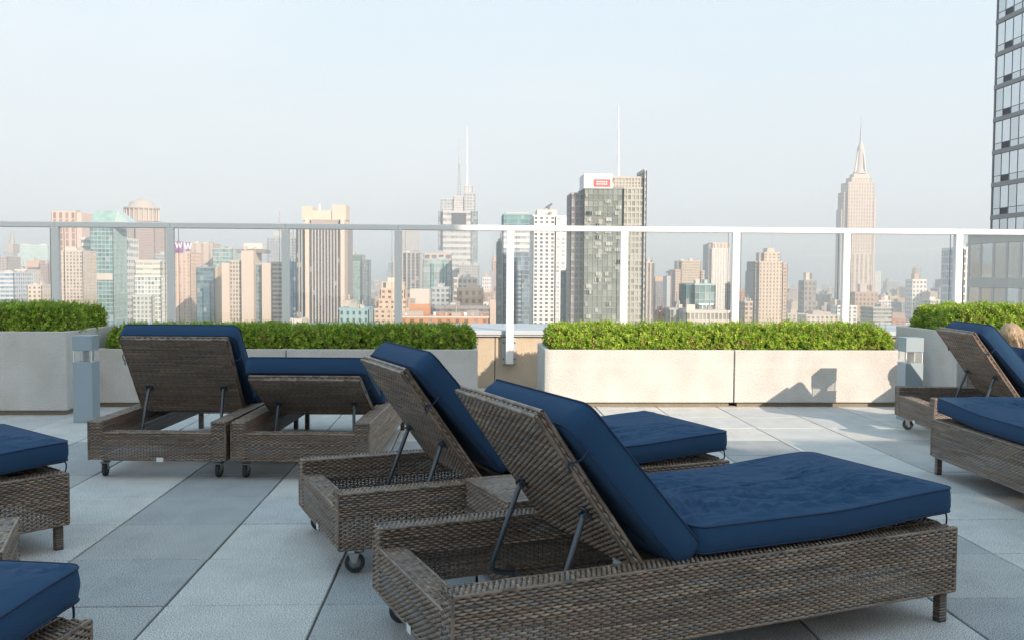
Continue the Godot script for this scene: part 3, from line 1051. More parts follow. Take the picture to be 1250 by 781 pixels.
func facade_side(fa: MB, gl: MB, o: Vector3, U: Vector3, w: float, h: float, st: Array, wall: Color, glass: Color, vary: float) -> void:
	var N := U.cross(Vector3.UP)
	var nb := maxi(1, roundi(w / st[0]))
	var nf := maxi(1, roundi(h / st[1]))
	var bw := w / nb
	var fh := h / nf
	var rec := 0.45
	for j in nf:
		for i in nb:
			var u := rng.randf()
			var k := 1.0 + rng.randf_range(-vary, vary)
			var col := glass * k
			if u < 0.10 * vary * 2.0: col = glass.lerp(Color(0.5, 0.5, 0.48), 0.5)
			gl.col = col
			var a := o + U * (bw * i) + Vector3.UP * (fh * j) - N * rec
			gl.quad(a, a + U * bw, a + U * bw + Vector3.UP * fh, a + Vector3.UP * fh)
	var pw: float = st[2] * bw
	var sh: float = st[3] * fh
	var strip := func(a: Vector3, du: float, dv: float, out: float, c: Color) -> void:
		fa.col = c
		var b := a + U * du
		var f := N * out
		var back := N * -rec
		var up := Vector3.UP * dv
		fa.quad(a + f, b + f, b + f + up, a + f + up)
		fa.quad(a + back, a + f, a + f + up, a + back + up)
		fa.quad(b + f, b + back, b + back + up, b + f + up)
		fa.quad(a + f + up, b + f + up, b + back + up, a + back + up)
		fa.quad(a + back, b + back, b + f, a + f)
	if pw > 0.0:
		for i in nb + 1:
			var u0 := clampf(bw * i - pw / 2, 0.0, w)
			var u1 := clampf(bw * i + pw / 2, 0.0, w)
			if i == 0 or i == nb:
				u0 = maxf(0.0, w - maxf(pw / 2, 0.5)) if i == nb else 0.0
				u1 = w if i == nb else maxf(pw / 2, 0.5)
			strip.call(o + U * u0, u1 - u0, h, 0.0, wall * rng.randf_range(0.96, 1.04))
	if sh > 0.0:
		for j in nf + 1:
			var y0 := clampf(fh * j - sh / 2, 0.0, h)
			var y1 := clampf(fh * j + sh / 2, 0.0, h)
			if y1 - y0 > 0.01:
				strip.call(o + Vector3.UP * y0 + U * 0.02, w - 0.04, y1 - y0, -0.08, wall * rng.randf_range(0.93, 1.03))

# one block of a building with woven piers and spandrels before its glazing; local box lo..hi under node
func block(root: Node3D, lo: Vector3, hi: Vector3, style: String, wall: Color, glass := Color(0.10, 0.12, 0.13), vary := 0.35, st_over := []) -> void:
	var fa := MB.new()
	var gl := MB.new()
	var st: Array = st_over if st_over else STYLE[style]
	fa.col = wall
	var cut := lo.y
	if st[0] > 0:
		# what lies below the hedges and the parapet is plain wall
		var low := at_z(625, 412, root.position.z + hi.z).y - root.position.y
		cut = clampf(low, lo.y, hi.y - 1.0)
		var h := hi.y - cut
		facade_side(fa, gl, Vector3(lo.x, cut, hi.z), Vector3.RIGHT, hi.x - lo.x, h, st, wall, glass, vary)
		facade_side(fa, gl, Vector3(hi.x, cut, hi.z), Vector3.FORWARD, hi.z - lo.z, h, st, wall, glass, vary)
		facade_side(fa, gl, Vector3(lo.x, cut, lo.z), Vector3.BACK, hi.z - lo.z, h, st, wall, glass, vary)
		fa.col = wall
		fa.box(Vector3(lo.x + 0.5, cut - 0.01, lo.z), Vector3(hi.x - 0.5, hi.y - 0.3, hi.z - 0.5))
		fa.box(Vector3(lo.x + 0.001, hi.y - 0.35, lo.z), Vector3(hi.x - 0.001, hi.y + 0.9, hi.z - 0.001))
		if cut > lo.y + 0.1:
			fa.box(Vector3(lo.x, lo.y, lo.z), Vector3(hi.x, cut, hi.z))
	else:
		fa.box(lo, hi)
	obj("facade", fa.mesh(), M.facade, root)
	if gl.v.size():
		obj("glazing", gl.mesh(), M.city_glass, root, "stuff")

# a building whose front spans pixels xa..xb and rises to pixel row yt, D metres away
func tower(called: String, label: String, xa: float, xb: float, yt: float, D: float, dep: float, style: String, wall: Color, glass := Color(0.10, 0.12, 0.13), vary := 0.35, st_over := []) -> Node3D:
	var a := at_z(xa, yt, -D)
	var b := at_z(xb, yt, -D)
	var top := (a.y + b.y) / 2
	var root := thing(called, label, "building", Vector3((a.x + b.x) / 2, STREET, -D - dep / 2))
	rng.seed = int(xa * 13.0 + yt * 7.0)
	block(root, Vector3(-(b.x - a.x) / 2, 0, -dep / 2), Vector3((b.x - a.x) / 2, top - STREET, dep / 2), style, wall, glass, vary, st_over)
	# plant on the roof: lift house, cooling units, pipes
	var w := b.x - a.x
	for k in rng.randi_range(2, 4):
		var mb := MB.new()
		mb.col = [Color(0.40, 0.39, 0.37), Color(0.30, 0.30, 0.30), Color(0.52, 0.50, 0.46), wall][rng.randi() % 4]
		var c := Vector3(rng.randf_range(-0.38, 0.38) * w, top - STREET + 0.85, rng.randf_range(0.0, 0.4) * dep)
		var hs := Vector3(rng.randf_range(0.04, 0.13) * w, rng.randf_range(1.0, 3.2), rng.randf_range(1.0, 3.5))
		mb.box(c - Vector3(hs.x, 0.3, hs.z), c + Vector3(hs.x, hs.y, hs.z))
		if rng.randf() < 0.4:
			mb.tube([c, c + Vector3(0, hs.y + rng.randf_range(2.0, 6.0), 0)], 0.25, 4)
		obj("roof_unit", mb.mesh(), M.facade, root)
	return root

# a further block of the same building, given by pixels at its distance, set back by zf
func more(root: Node3D, xa: float, xb: float, yt: float, yb: float, zf: float, dep: float, style: String, wall: Color, glass := Color(0.10, 0.12, 0.13), vary := 0.35, st_over := []) -> void:
	var front := root.get_meta("front") as float
	var a := at_z(xa, yt, -front - zf) - root.position
	var b := at_z(xb, yt, -front - zf) - root.position
	b.y = 0.0 if yb > 900 else (at_z(xb, yb, -front - zf) - root.position).y
	block(root, Vector3(a.x, b.y, a.z - dep), Vector3(b.x, a.y, a.z), style, wall, glass, vary, st_over)

func started(root: Node3D, D: float) -> Node3D:
	root.set_meta("front", D)
	return root

func mast(root: Node3D, px: float, y0: float, y1: float, r0: float, r1: float, color: Color, z := 0.0) -> void:
	var D: float = root.get_meta("front") + z
	var a := at_z(px, y0, -D) - root.position
	var b := at_z(px, y1, -D) - root.position
	var mb := MB.new()
	mb.col = color
	mb.tube([a, a.lerp(b, 0.33), a.lerp(b, 0.34), a.lerp(b, 0.66), a.lerp(b, 0.67), b], r0, 6, true, r1)
	obj("mast", mb.mesh(), M.facade, root)

const BEIGE := Color(0.497, 0.418, 0.342)
const CREAM := Color(0.577, 0.517, 0.444)
const PINK := Color(0.518, 0.388, 0.331)
const WHITE := Color(0.697, 0.697, 0.697)
const STONE := Color(0.417, 0.388, 0.369)
const SLATE := Color(0.18, 0.19, 0.2)
const BRICK := Color(0.418, 0.218, 0.147)
const TEALG := Color(0.1, 0.22, 0.231)
const BLUEG := Color(0.0701, 0.13, 0.191)
const DARKG := Color(0.0449, 0.055, 0.0602)

func city() -> void:
	var r: Node3D
	# --- left stretch
	r = started(tower("office_tower", "grey stepped tower with a slim needle top at the skyline's edge", 4, 17, 307, 3300, 40, "grid", STONE, SLATE), 1500)
	more(r, 8, 15, 298, 309, 6, 22, "plain", STONE)
	mast(r, 14, 299, 283, 4.0, 2.0, STONE, 12)
	r = started(tower("office_tower", "grey block with a setback roof, partly behind the needle tower", -22, 8, 314, 1350, 40, "grid", STONE, SLATE), 1350)
	tower("office_tower", "wide pale green glass slab with a flat roof behind a grey needle tower", 20, 59, 300, 1700, 45, "glass", Color(0.596, 0.676, 0.656), Color(0.397, 0.547, 0.552), 0.12)
	r = started(tower("apartment_tower", "squat pink stone tower with a dark recessed front", 31, 47, 318, 1250, 40, "plain", PINK), 1250)
	more(r, 33, 46, 327, 999, -0.8, 2, "fine", Color(0.24, 0.191, 0.191), DARKG)
	tower("apartment_tower", "plain brown tower beside the squat pink tower", 47.3, 59, 322, 1240, 40, "fine", Color(0.359, 0.288, 0.277), SLATE)
	tower("apartment_tower", "blue glass block with pale floor bands above a tall hedge", -18, 16, 333, 900, 40, "hband", Color(0.547, 0.576, 0.615), Color(0.179, 0.299, 0.407), 0.3)
	tower("apartment_tower", "white balcony-banded apartment block above a tall hedge", 16.5, 32, 330, 950, 30, "grid", Color(0.578, 0.567, 0.554), Color(0.18, 0.22, 0.241), 0.4)
	tower("apartment_tower", "low cream block with square punched windows above a tall hedge", 32.5, 50, 349, 880, 30, "punch", CREAM, Color(0.14, 0.131, 0.131))
	r = started(tower("stone_tower", "tall pinkish stone tower with long vertical window slots", 62, 92, 259, 1250, 50, "vband", Color(0.618, 0.468, 0.402), Color(0.299, 0.201, 0.171), 0.2, [7.5, 9.0, 0.50, 0.16]), 1250)
	more(r, 92.2, 99, 260, 999, 3, 40, "plain", Color(0.627, 0.488, 0.424))
	r = started(tower("apartment_tower", "broad cream apartment block with rows of small windows", 71, 100, 307, 980, 36, "punch", Color(0.557, 0.486, 0.424), Color(0.2, 0.2, 0.191), 0.5, [3.6, 3.4, 0.45, 0.40]), 980)
	more(r, 78, 92, 302, 308, 8, 20, "plain", CREAM)
	tower("office_tower", "white tower with dark horizontal window bands behind the teal glass tower", 98, 152, 291, 1120, 45, "hband", Color(0.657, 0.657, 0.646), Color(0.15, 0.2, 0.221), 0.2, [6.0, 7.4, 0.04, 0.52])
	# teal glass tower with a sloping hip roof
	r = started(tower("glass_tower", "teal glass tower with a hipped sloping glass roof", 109, 137, 278, 1050, 42, "glass", Color(0.359, 0.468, 0.47), TEALG, 0.4, [4.0, 4.6, 0.10, 0.22]), 1050)
	hip_roof(r, 109, 137, 278, 114, 141, 257, 1050, 42)
	more(r, 109.5, 136.5, 334, 342, -0.6, 3, "plain", Color(0.598, 0.547, 0.483))
	r = started(tower("stone_tower", "pinkish grey tower crowned by a columned drum", 164, 188, 270, 1350, 50, "fine", Color(0.418, 0.349, 0.329), Color(0.22, 0.18, 0.172), 0.2), 1350)
	crown_drum(r, 145, 188, 270, 256, 243, 1350)
	more(r, 142, 163.6, 272, 999, 2, 44, "fine", Color(0.359, 0.319, 0.319), Color(0.221, 0.221, 0.231))
	r = started(tower("office_tower", "white glass office block with a fine window grid and blank roof band", 163, 196, 338, 820, 40, "grid", Color(0.657, 0.668, 0.645), Color(0.257, 0.328, 0.339), 0.5, [3.0, 3.6, 0.22, 0.30]), 820)
	more(r, 164, 196, 319, 338.6, 0.8, 38, "hband", Color(0.57, 0.57, 0.51), Color(0.386, 0.426, 0.426), 0.2, [8.0, 4.5, 0.1, 0.6])
	more(r, 161, 185, 362, 999, -8, 7, "grid", Color(0.497, 0.517, 0.513), Color(0.2, 0.26, 0.271))
	tower("office_tower", "dark-topped blue block just behind the white office block", 188, 206, 311, 1200, 30, "fine", Color(0.398, 0.438, 0.482), Color(0.16, 0.2, 0.241))
	r = started(tower("hotel_tower", "pink slab hotel with a purple letter sign on its roof", 211, 232, 309, 1000, 40, "vband", Color(0.598, 0.459, 0.372), Color(0.417, 0.337, 0.289), 0.25, [4.5, 3.6, 0.55, 0.3]), 1000)
	roof_sign(r)
	tower("apartment_tower", "blank cream slab right behind the slab with the purple roof sign", 232.5, 260, 298, 1300, 40, "vband", Color(0.518, 0.427, 0.371), Color(0.379, 0.328, 0.299), 0.1, [9.0, 4.0, 0.7, 0.1])
	tower("glass_tower", "pale teal glass tower with a flat top", 259, 283, 304, 1250, 40, "glass", Color(0.397, 0.477, 0.481), Color(0.16, 0.281, 0.291), 0.4, [4.5, 5.0, 0.12, 0.25])
	r = started(tower("glass_tower", "dark blue glass tower between cream slabs", 239, 261, 327, 900, 36, "glass", Color(0.22, 0.298, 0.337), Color(0.0801, 0.16, 0.211), 0.5), 900)
	more(r, 247, 256, 350, 999, -1.2, 2, "glass", Color(0.121, 0.2, 0.251), Color(0.0502, 0.119, 0.18), 0.1)
	tower("apartment_tower", "narrow yellow stone tower at the side of the dark blue glass tower", 261.5, 265, 326, 905, 30, "plain", Color(0.518, 0.418, 0.27))
	# cream slab complex
	r = started(tower("apartment_tower", "broad cream apartment tower of stepped blank slabs and window strips", 294, 309, 306, 860, 34, "plain", Color(0.566, 0.486, 0.413)), 860)
	more(r, 270, 279.5, 321, 999, 2, 30, "plain", Color(0.566, 0.486, 0.413))
	more(r, 279.7, 293.8, 319, 999, 5, 28, "fine", Color(0.519, 0.459, 0.391), Color(0.16, 0.17, 0.17))
	more(r, 309.2, 318.8, 323, 999, 9, 22, "glass", Color(0.348, 0.399, 0.429), Color(0.0998, 0.179, 0.201))
	more(r, 319, 331, 321, 999, 2, 30, "plain", Color(0.566, 0.486, 0.413))
	more(r, 331.2, 346, 321, 999, 2.5, 30, "hband", Color(0.548, 0.468, 0.401), Color(0.15, 0.15, 0.151), 0.2)
	more(r, 288, 324, 304.5, 309, 10, 20, "plain", Color(0.22, 0.209, 0.211))
	more(r, 297, 320, 297, 304.4, 14, 12, "plain", Color(0.597, 0.577, 0.553))
	r = started(tower("office_tower", "blue-grey tower carrying a thin lattice antenna", 326, 361, 291, 1300, 50, "grid", Color(0.358, 0.398, 0.439), Color(0.14, 0.18, 0.221)), 1300)
	more(r, 333, 352, 283, 292, 12, 25, "plain", Color(0.448, 0.448, 0.452))
	mast(r, 341, 284, 258, 2.2, 0.6, Color(0.398, 0.398, 0.41), 20)
	tower("glass_tower", "deep blue glass slab squeezed beside the striped tower", 344.5, 361, 320, 1000, 40, "glass", Color(0.101, 0.17, 0.24), Color(0.05, 0.111, 0.181), 0.3)
	# striped tower
	r = started(tower("striped_tower", "big tower with dark and pale vertical stripes and a cream roof block", 377, 415, 275, 800, 44, "vband", Color(0.459, 0.428, 0.409), Color(0.05, 0.0599, 0.0653), 0.15, [2.6, 3.9, 0.42, 0.0]), 800)
	more(r, 361, 371.5, 275, 999, 3, 40, "vband", Color(0.398, 0.398, 0.399), DARKG, 0.15, [2.6, 3.9, 0.40, 0.0])
	more(r, 371.8, 376.8, 268, 999, -1.0, 40, "plain", Color(0.617, 0.528, 0.443))
	more(r, 415.2, 420, 268, 999, -1.0, 40, "plain", Color(0.617, 0.528, 0.443))
	more(r, 420.2, 424, 276, 999, 3, 36, "plain", Color(0.298, 0.278, 0.277))
	more(r, 379, 413, 268, 276.2, 3.0, 36, "plain", Color(0.35, 0.308, 0.287))
	more(r, 368, 381, 252, 269, 4.5, 30, "plain", Color(0.597, 0.508, 0.433))
	more(r, 380.8, 404, 257, 268.4, 5.0, 28, "plain", Color(0.617, 0.528, 0.453))
	more(r, 405, 422, 250, 268.4, 6, 26, "plain", Color(0.598, 0.508, 0.442))
	mast(r, 389.5, 258, 249, 1.2, 0.8, WHITE, 12)
	tower("small_building", "small ornate white rooftop pavilion at the foot of the striped tower", 352, 369, 389, 600, 20, "plain", Color(0.617, 0.577, 0.533))
	r = started(tower("glass_tower", "green-grey glass tower with a lower dark neighbour wing", 424, 441, 312, 1100, 40, "glass", Color(0.218, 0.278, 0.277), Color(0.1, 0.17, 0.17), 0.2), 1100)
	more(r, 426, 440, 320, 999, -2, 2, "glass", Color(0.329, 0.418, 0.401), Color(0.198, 0.298, 0.286), 0.2)
	more(r, 441.2, 449.5, 318, 999, 4, 30, "fine", Color(0.2, 0.25, 0.282), Color(0.101, 0.15, 0.181))
	tower("small_building", "low teal painted block with scattered windows above the shaded hedge", 413, 450, 378, 520, 24, "punch", Color(0.278, 0.418, 0.45), Color(0.0801, 0.13, 0.151), 0.3, [3.2, 3.6, 0.6, 0.5])
	r = started(tower("small_building", "two cream blank boxes stacked behind the low teal block", 417, 428, 367, 580, 20, "plain", Color(0.518, 0.469, 0.411)), 580)
	more(r, 428.2, 440, 373, 999, 3, 18, "plain", Color(0.598, 0.547, 0.494))
	tower("office_tower", "far pale tower with a rounded top in the gap beside the green-grey glass", 456, 464, 343, 2300, 40, "fine", Color(0.498, 0.478, 0.462), SLATE)
	tower("office_tower", "far blue-grey block low in the gap beside the stepped cream tower", 449, 459, 357, 1900, 40, "fine", Color(0.418, 0.449, 0.47), SLATE)
	r = started(tower("stepped_tower", "cream stepped masonry tower narrowing towards its top", 456, 500, 378, 700, 40, "punch", Color(0.577, 0.468, 0.372), Color(0.219, 0.17, 0.14), 0.3), 700)
	more(r, 461, 497, 366, 378.5, 4, 32, "punch", Color(0.577, 0.468, 0.372), Color(0.219, 0.17, 0.14))
	more(r, 464, 494, 353, 366.5, 7, 27, "punch", Color(0.577, 0.468, 0.372), Color(0.219, 0.17, 0.14))
	more(r, 466, 492, 344, 353.5, 10, 22, "plain", Color(0.597, 0.498, 0.414))
	more(r, 468, 471, 345, 353, 9.2, 1, "plain", Color(0.12, 0.111, 0.111))
	more(r, 473, 486, 339, 344.5, 14, 14, "plain", Color(0.618, 0.547, 0.474))
	r = started(tower("office_tower", "slim far tower with a tiny domed cap beside a railing post", 472, 480, 330, 3300, 25, "fine", Color(0.278, 0.318, 0.358), SLATE), 1500)
	more(r, 473.5, 478.5, 321, 330.5, 5, 14, "plain", Color(0.248, 0.288, 0.328))
	r = started(tower("office_tower", "tower of dark vertical strips under a paler banded upper tower", 486, 512, 309, 1100, 45, "vband", Color(0.398, 0.378, 0.37), Color(0.101, 0.11, 0.12), 0.2, [5.0, 3.9, 0.35, 0.1]), 1100)
	more(r, 480, 485.6, 310, 999, 4, 38, "plain", Color(0.497, 0.417, 0.372))
	tower("office_tower", "pale upper tower with fine bands rising behind dark vertical strips", 491, 511, 282, 3300, 40, "hband", Color(0.577, 0.528, 0.482), Color(0.278, 0.258, 0.246), 0.2)
	# twin spire tower
	r = started(tower("spire_tower", "pale crystalline tower with a lattice mast and a slim white spire", 540, 575, 258, 1400, 50, "hband", Color(0.519, 0.519, 0.512), Color(0.239, 0.279, 0.307), 0.25, [6, 8.4, 0.10, 0.56]), 1400)
	more(r, 535, 541, 258, 305, 5, 40, "glass", Color(0.447, 0.458, 0.471), Color(0.219, 0.259, 0.286))
	more(r, 575.2, 583, 258, 999, 5, 40, "glass", Color(0.398, 0.429, 0.45), Color(0.181, 0.239, 0.271))
	more(r, 552, 569, 260, 275, -2.0, 2, "plain", Color(0.0997, 0.111, 0.13))
	more(r, 538, 553, 243, 258.3, 5, 40, "glass", Color(0.497, 0.519, 0.532), Color(0.299, 0.339, 0.368), 0.2, [4.5, 4.5, 0.2, 0.3])
	more(r, 553.3, 566, 240, 258.3, 4, 40, "fine", Color(0.546, 0.546, 0.554), Color(0.338, 0.358, 0.379))
	more(r, 566.3, 580, 236, 258.3, 6, 38, "glass", Color(0.517, 0.537, 0.553), Color(0.319, 0.359, 0.379), 0.2, [4.5, 4.5, 0.2, 0.3])
	more(r, 567, 577, 227, 236.4, 14, 16, "fine", Color(0.546, 0.546, 0.554), Color(0.379, 0.399, 0.411), 0.2, [4.0, 3.6, 0.4, 0.4])
	lattice(r, 560.5, 240, 200, 3.0, 1.4, Color(0.418, 0.418, 0.43), 15)
	mast(r, 560.5, 201, 168, 1.1, 0.5, Color(0.448, 0.448, 0.461), 15)
	mast(r, 570, 226, 155, 1.8, 0.4, Color(0.746, 0.746, 0.759), 24)
	r = started(tower("office_tower", "dark square block low behind the twin-masted tower", 560, 585, 324, 1350, 40, "grid", Color(0.398, 0.398, 0.41), Color(0.161, 0.179, 0.191)), 1350)
	r = started(tower("glass_tower", "pale glass block with bright cyan strips and a dark roof screen", 516, 551, 317, 900, 40, "glass", Color(0.418, 0.478, 0.482), Color(0.299, 0.379, 0.379), 0.25, [4.6, 4.0, 0.08, 0.12]), 900)
	more(r, 517, 551, 310, 317.4, 3, 34, "vband", Color(0.498, 0.458, 0.422), Color(0.18, 0.171, 0.171), 0.2, [6.0, 5.0, 0.3, 0.35])
	for q in [[526, 529], [541, 545]]:
		more(r, q[0], q[1], 322, 352, -0.9, 1.2, "glass", Color(0.238, 0.498, 0.53), Color(0.159, 0.449, 0.489), 0.2)
	tower("office_tower", "blue-grey window-wall block in front of the pale cyan-striped glass", 526, 549, 352, 760, 30, "grid", Color(0.398, 0.437, 0.46), Color(0.13, 0.179, 0.201), 0.4)
	r = started(tower("office_tower", "white block with rows of arched dark windows below the twin-masted tower", 553, 582, 340, 800, 34, "grid", Color(0.558, 0.527, 0.483), Color(0.17, 0.17, 0.161), 0.3, [4.0, 5.2, 0.35, 0.42]), 800)
	tower("small_building", "peach masonry block with arched windows before the white arcade block", 558, 590, 353, 700, 28, "punch", Color(0.577, 0.417, 0.292), Color(0.24, 0.171, 0.131), 0.3, [4.4, 6.0, 0.5, 0.5])
	r = started(tower("small_building", "white-topped brick block with orange walls beside a railing post", 500, 524, 371, 520, 20, "plain", Color(0.518, 0.268, 0.149)), 520)
	more(r, 500.2, 523.8, 353, 371.3, 0.2, 19, "plain", Color(0.547, 0.508, 0.473))
	tower("small_building", "long dark-roofed row house block seen over the shaded hedge", 530, 598, 376, 600, 26, "hband", Color(0.298, 0.278, 0.277), Color(0.16, 0.149, 0.151), 0.2, [4, 3.4, 0.1, 0.5])
	r = started(tower("small_building", "long low orange brick block with a white cornice above the shaded hedge", 486, 597, 388, 470, 18, "punch", Color(0.497, 0.249, 0.148), Color(0.201, 0.15, 0.12), 0.3, [4.6, 3.6, 0.6, 0.5]), 470)
	more(r, 486, 597, 386.3, 388.2, -0.4, 2, "plain", Color(0.658, 0.627, 0.595))
	rng.seed = 505
	for k in 9:
		var x := 490.0 + k * 12.0 + rng.randf() * 5.0
		more(r, x, x + rng.randf_range(1.5, 3.5), rng.randf_range(381, 385), 386.4, 3, 3, "plain", [WHITE, STONE, Color(0.498, 0.299, 0.209)][k % 3])
	r = started(tower("stone_tower", "slender stone tower with a pointed top before distant haze", 599, 607, 330, 3300, 24, "fine", Color(0.517, 0.417, 0.36), Color(0.28, 0.221, 0.191)), 1500)
	more(r, 600.5, 606, 319, 330.5, 4, 15, "fine", Color(0.517, 0.417, 0.36), Color(0.28, 0.221, 0.191))
	mast(r, 603.3, 319.5, 309, 4.0, 0.5, Color(0.517, 0.417, 0.36), 10)
	tower("small_building", "narrow pale pink block at the foot of the dark teal slab", 597.5, 605, 366, 640, 20, "plain", Color(0.577, 0.459, 0.392))
	r = started(tower("glass_tower", "dark teal slab beside the tall blue glass tower", 607, 613.6, 296, 830, 32, "glass", Color(0.101, 0.2, 0.221), Color(0.0501, 0.13, 0.161), 0.25), 830)
	# blue glass tower
	r = started(tower("glass_tower", "tall blue glass tower with a white band and teal crown", 614, 649, 308, 800, 40, "glass", Color(0.359, 0.419, 0.471), Color(0.17, 0.239, 0.301), 0.45), 800)
	more(r, 614, 649, 262, 279, 0.5, 38, "glass", Color(0.279, 0.419, 0.428), Color(0.158, 0.298, 0.317), 0.25)
	more(r, 614, 649, 279.2, 308.4, 0.3, 38, "hband", Color(0.657, 0.677, 0.697), Color(0.379, 0.419, 0.451), 0.3, [5.0, 5.2, 0.05, 0.55])
	more(r, 614.2, 624, 310, 999, -1.0, 1.4, "glass", Color(0.2, 0.231, 0.272), Color(0.0901, 0.12, 0.171), 0.3)
	more(r, 629, 637, 330, 999, -1.1, 1.5, "hband", Color(0.299, 0.359, 0.408), Color(0.101, 0.15, 0.2), 0.3)
	more(r, 617, 646, 259, 262.2, 6, 28, "plain", Color(0.478, 0.478, 0.491))
	# white grid tower
	r = started(tower("white_tower", "white concrete tower with a regular grid of square windows", 651, 678, 264, 700, 40, "grid", Color(0.756, 0.767, 0.768), Color(0.131, 0.149, 0.161), 0.5, [3.9, 3.05, 0.50, 0.42]), 700)
	more(r, 678.2, 697, 265, 999, 1.5, 38, "grid", Color(0.756, 0.767, 0.779), Color(0.548, 0.577, 0.594), 0.3, [3.6, 3.05, 0.4, 0.4])
	more(r, 656, 680, 256, 264.4, 6, 24, "plain", Color(0.578, 0.547, 0.514))
	crane(r)
	tower("glass_tower", "dark teal round-cornered glass tower in front of the white grid", 689, 707, 332, 620, 26, "glass", Color(0.141, 0.23, 0.27), Color(0.0602, 0.14, 0.181), 0.3, [2.4, 3.7, 0.10, 0.10])
	# big grey-green glass tower with a roof cube
	r = started(tower("glass_tower", "huge grey-green glass tower with a white roof cube and red sign", 713, 761, 230, 560, 30, "glass", Color(0.279, 0.308, 0.296), Color(0.201, 0.234, 0.216), 0.25, [2.9, 3.6, 0.05, 0.10]), 560)
	more(r, 697, 713, 237, 999, 8, 24, "grid", Color(0.359, 0.348, 0.359), Color(0.201, 0.201, 0.211), 0.3, [2.4, 3.6, 0.35, 0.30])
	more(r, 761.2, 786, 230, 999, 2, 28, "grid", Color(0.433, 0.433, 0.393), Color(0.298, 0.324, 0.298), 0.4, [2.6, 3.6, 0.30, 0.34])
	more(r, 748, 786, 217, 230.3, 3, 24, "fine", Color(0.466, 0.452, 0.412), Color(0.332, 0.332, 0.306), 0.2, [1.8, 2.4, 0.4, 0.4])
	more(r, 786.2, 790, 208, 999, 1, 24, "hband", Color(0.461, 0.461, 0.448), Color(0.335, 0.361, 0.374), 0.3)
	more(r, 713, 748, 212, 230.4, -0.5, 22, "plain", Color(0.715, 0.706, 0.707))
	light_windows(r)
	cube_sign(r)
	mast(r, 755, 218, 128, 0.7, 0.35, Color(0.746, 0.746, 0.769), 14)
	# --- right stretch
	tower("office_tower", "slab with pale vertical ribs beside the huge grey-green tower", 786, 799, 321, 800, 30, "vband", Color(0.477, 0.448, 0.421), Color(0.2, 0.19, 0.181), 0.2, [3.6, 3.9, 0.45, 0.0])
	r = started(tower("office_tower", "dark blue block with an orange top storey", 800, 815, 344, 1300, 40, "fine", Color(0.278, 0.269, 0.286), Color(0.12, 0.149, 0.191)), 1300)
	more(r, 800, 815, 338, 344.3, 2, 30, "plain", Color(0.558, 0.379, 0.251))
	tower("office_tower", "slim pale slab beside the block with the orange top", 814.5, 819, 337, 1250, 26, "plain", Color(0.448, 0.477, 0.501))
	r = started(tower("stepped_tower", "stepped beige masonry tower with chimney-like roof blocks", 832, 856, 319, 1300, 45, "fine", Color(0.547, 0.467, 0.372), Color(0.281, 0.239, 0.191)), 1300)
	more(r, 824, 832, 330, 999, -2, 40, "fine", Color(0.538, 0.429, 0.37), Color(0.271, 0.22, 0.191))
	more(r, 820, 824, 331, 999, 3, 36, "plain", Color(0.297, 0.277, 0.288))
	more(r, 856, 861, 331, 999, -2, 40, "fine", Color(0.548, 0.448, 0.371), Color(0.281, 0.239, 0.191))
	more(r, 827, 830, 319, 331, 5, 12, "plain", Color(0.278, 0.269, 0.286))
	r = started(tower("glass_box", "low modern teal glass box with large framed panes", 848, 874, 348, 640, 26, "glass", Color(0.397, 0.497, 0.512), Color(0.16, 0.27, 0.282), 0.4, [4.0, 5.0, 0.09, 0.09]), 640)
	more(r, 837, 848, 348, 999, 3, 20, "glass", Color(0.121, 0.22, 0.241), Color(0.0501, 0.13, 0.15), 0.3, [3.0, 4.5, 0.05, 0.06])
	more(r, 853, 872, 372, 999, -6, 5, "glass", Color(0.696, 0.735, 0.758), Color(0.181, 0.26, 0.271), 0.3, [2.5, 5.0, 0.2, 0.15])
	tower("small_building", "long white terrace block with a pillared balustrade over the sunny hedge", 838, 892, 381, 500, 18, "grid", Color(0.577, 0.537, 0.484), Color(0.297, 0.308, 0.319), 0.3, [2.2, 4.2, 0.3, 0.30])
	tower("small_building", "curved grey-roofed block at the end of the white terrace block", 817, 838, 378, 510, 18, "vband", Color(0.378, 0.389, 0.389), Color(0.16, 0.18, 0.181))
	tower("small_building", "red-brown brick tower stub with a pale dome tank", 805, 816, 381, 520, 14, "punch", Color(0.359, 0.219, 0.186), Color(0.2, 0.14, 0.121))
	r = started(tower("white_tower", "slender bright white tower with fine vertical ribs", 869, 892, 304, 1400, 40, "vband", Color(0.737, 0.715, 0.678), Color(0.517, 0.497, 0.472), 0.15, [4.2, 3.9, 0.45, 0.22]), 1400)
	more(r, 870, 891, 297, 304.4, 2, 34, "vband", Color(0.617, 0.528, 0.443), Color(0.417, 0.337, 0.289), 0.1, [5.0, 9, 0.5, 0.2])
	more(r, 865.5, 869, 298, 999, 4, 34, "plain", Color(0.298, 0.298, 0.317))  # dark wall colour stands in for the shaded left side
	tower("office_tower", "dark brown slab end at the side of the slender white tower", 891.5, 896, 347, 1000, 20, "fine", Color(0.278, 0.249, 0.246), SLATE)
	r = started(tower("small_building", "reddish brick building with a stepped roof left of the wedding-cake tower", 899, 919, 356, 1200, 40, "punch", Color(0.419, 0.248, 0.207), Color(0.22, 0.15, 0.13)), 1200)
	more(r, 913, 918, 350, 357, 4, 12, "plain", Color(0.419, 0.248, 0.207))
	tower("small_building", "beige loft block with large windows left of the wedding-cake tower", 909, 920, 369, 800, 24, "grid", Color(0.518, 0.438, 0.371), Color(0.22, 0.191, 0.171))
	r = started(tower("stepped_tower", "beige wedding-cake tower with setbacks and many tiny windows", 927, 956, 320, 1000, 36, "punch", Color(0.578, 0.497, 0.412), Color(0.26, 0.209, 0.171), 0.3, [3.6, 4.0, 0.62, 0.5]), 1000)
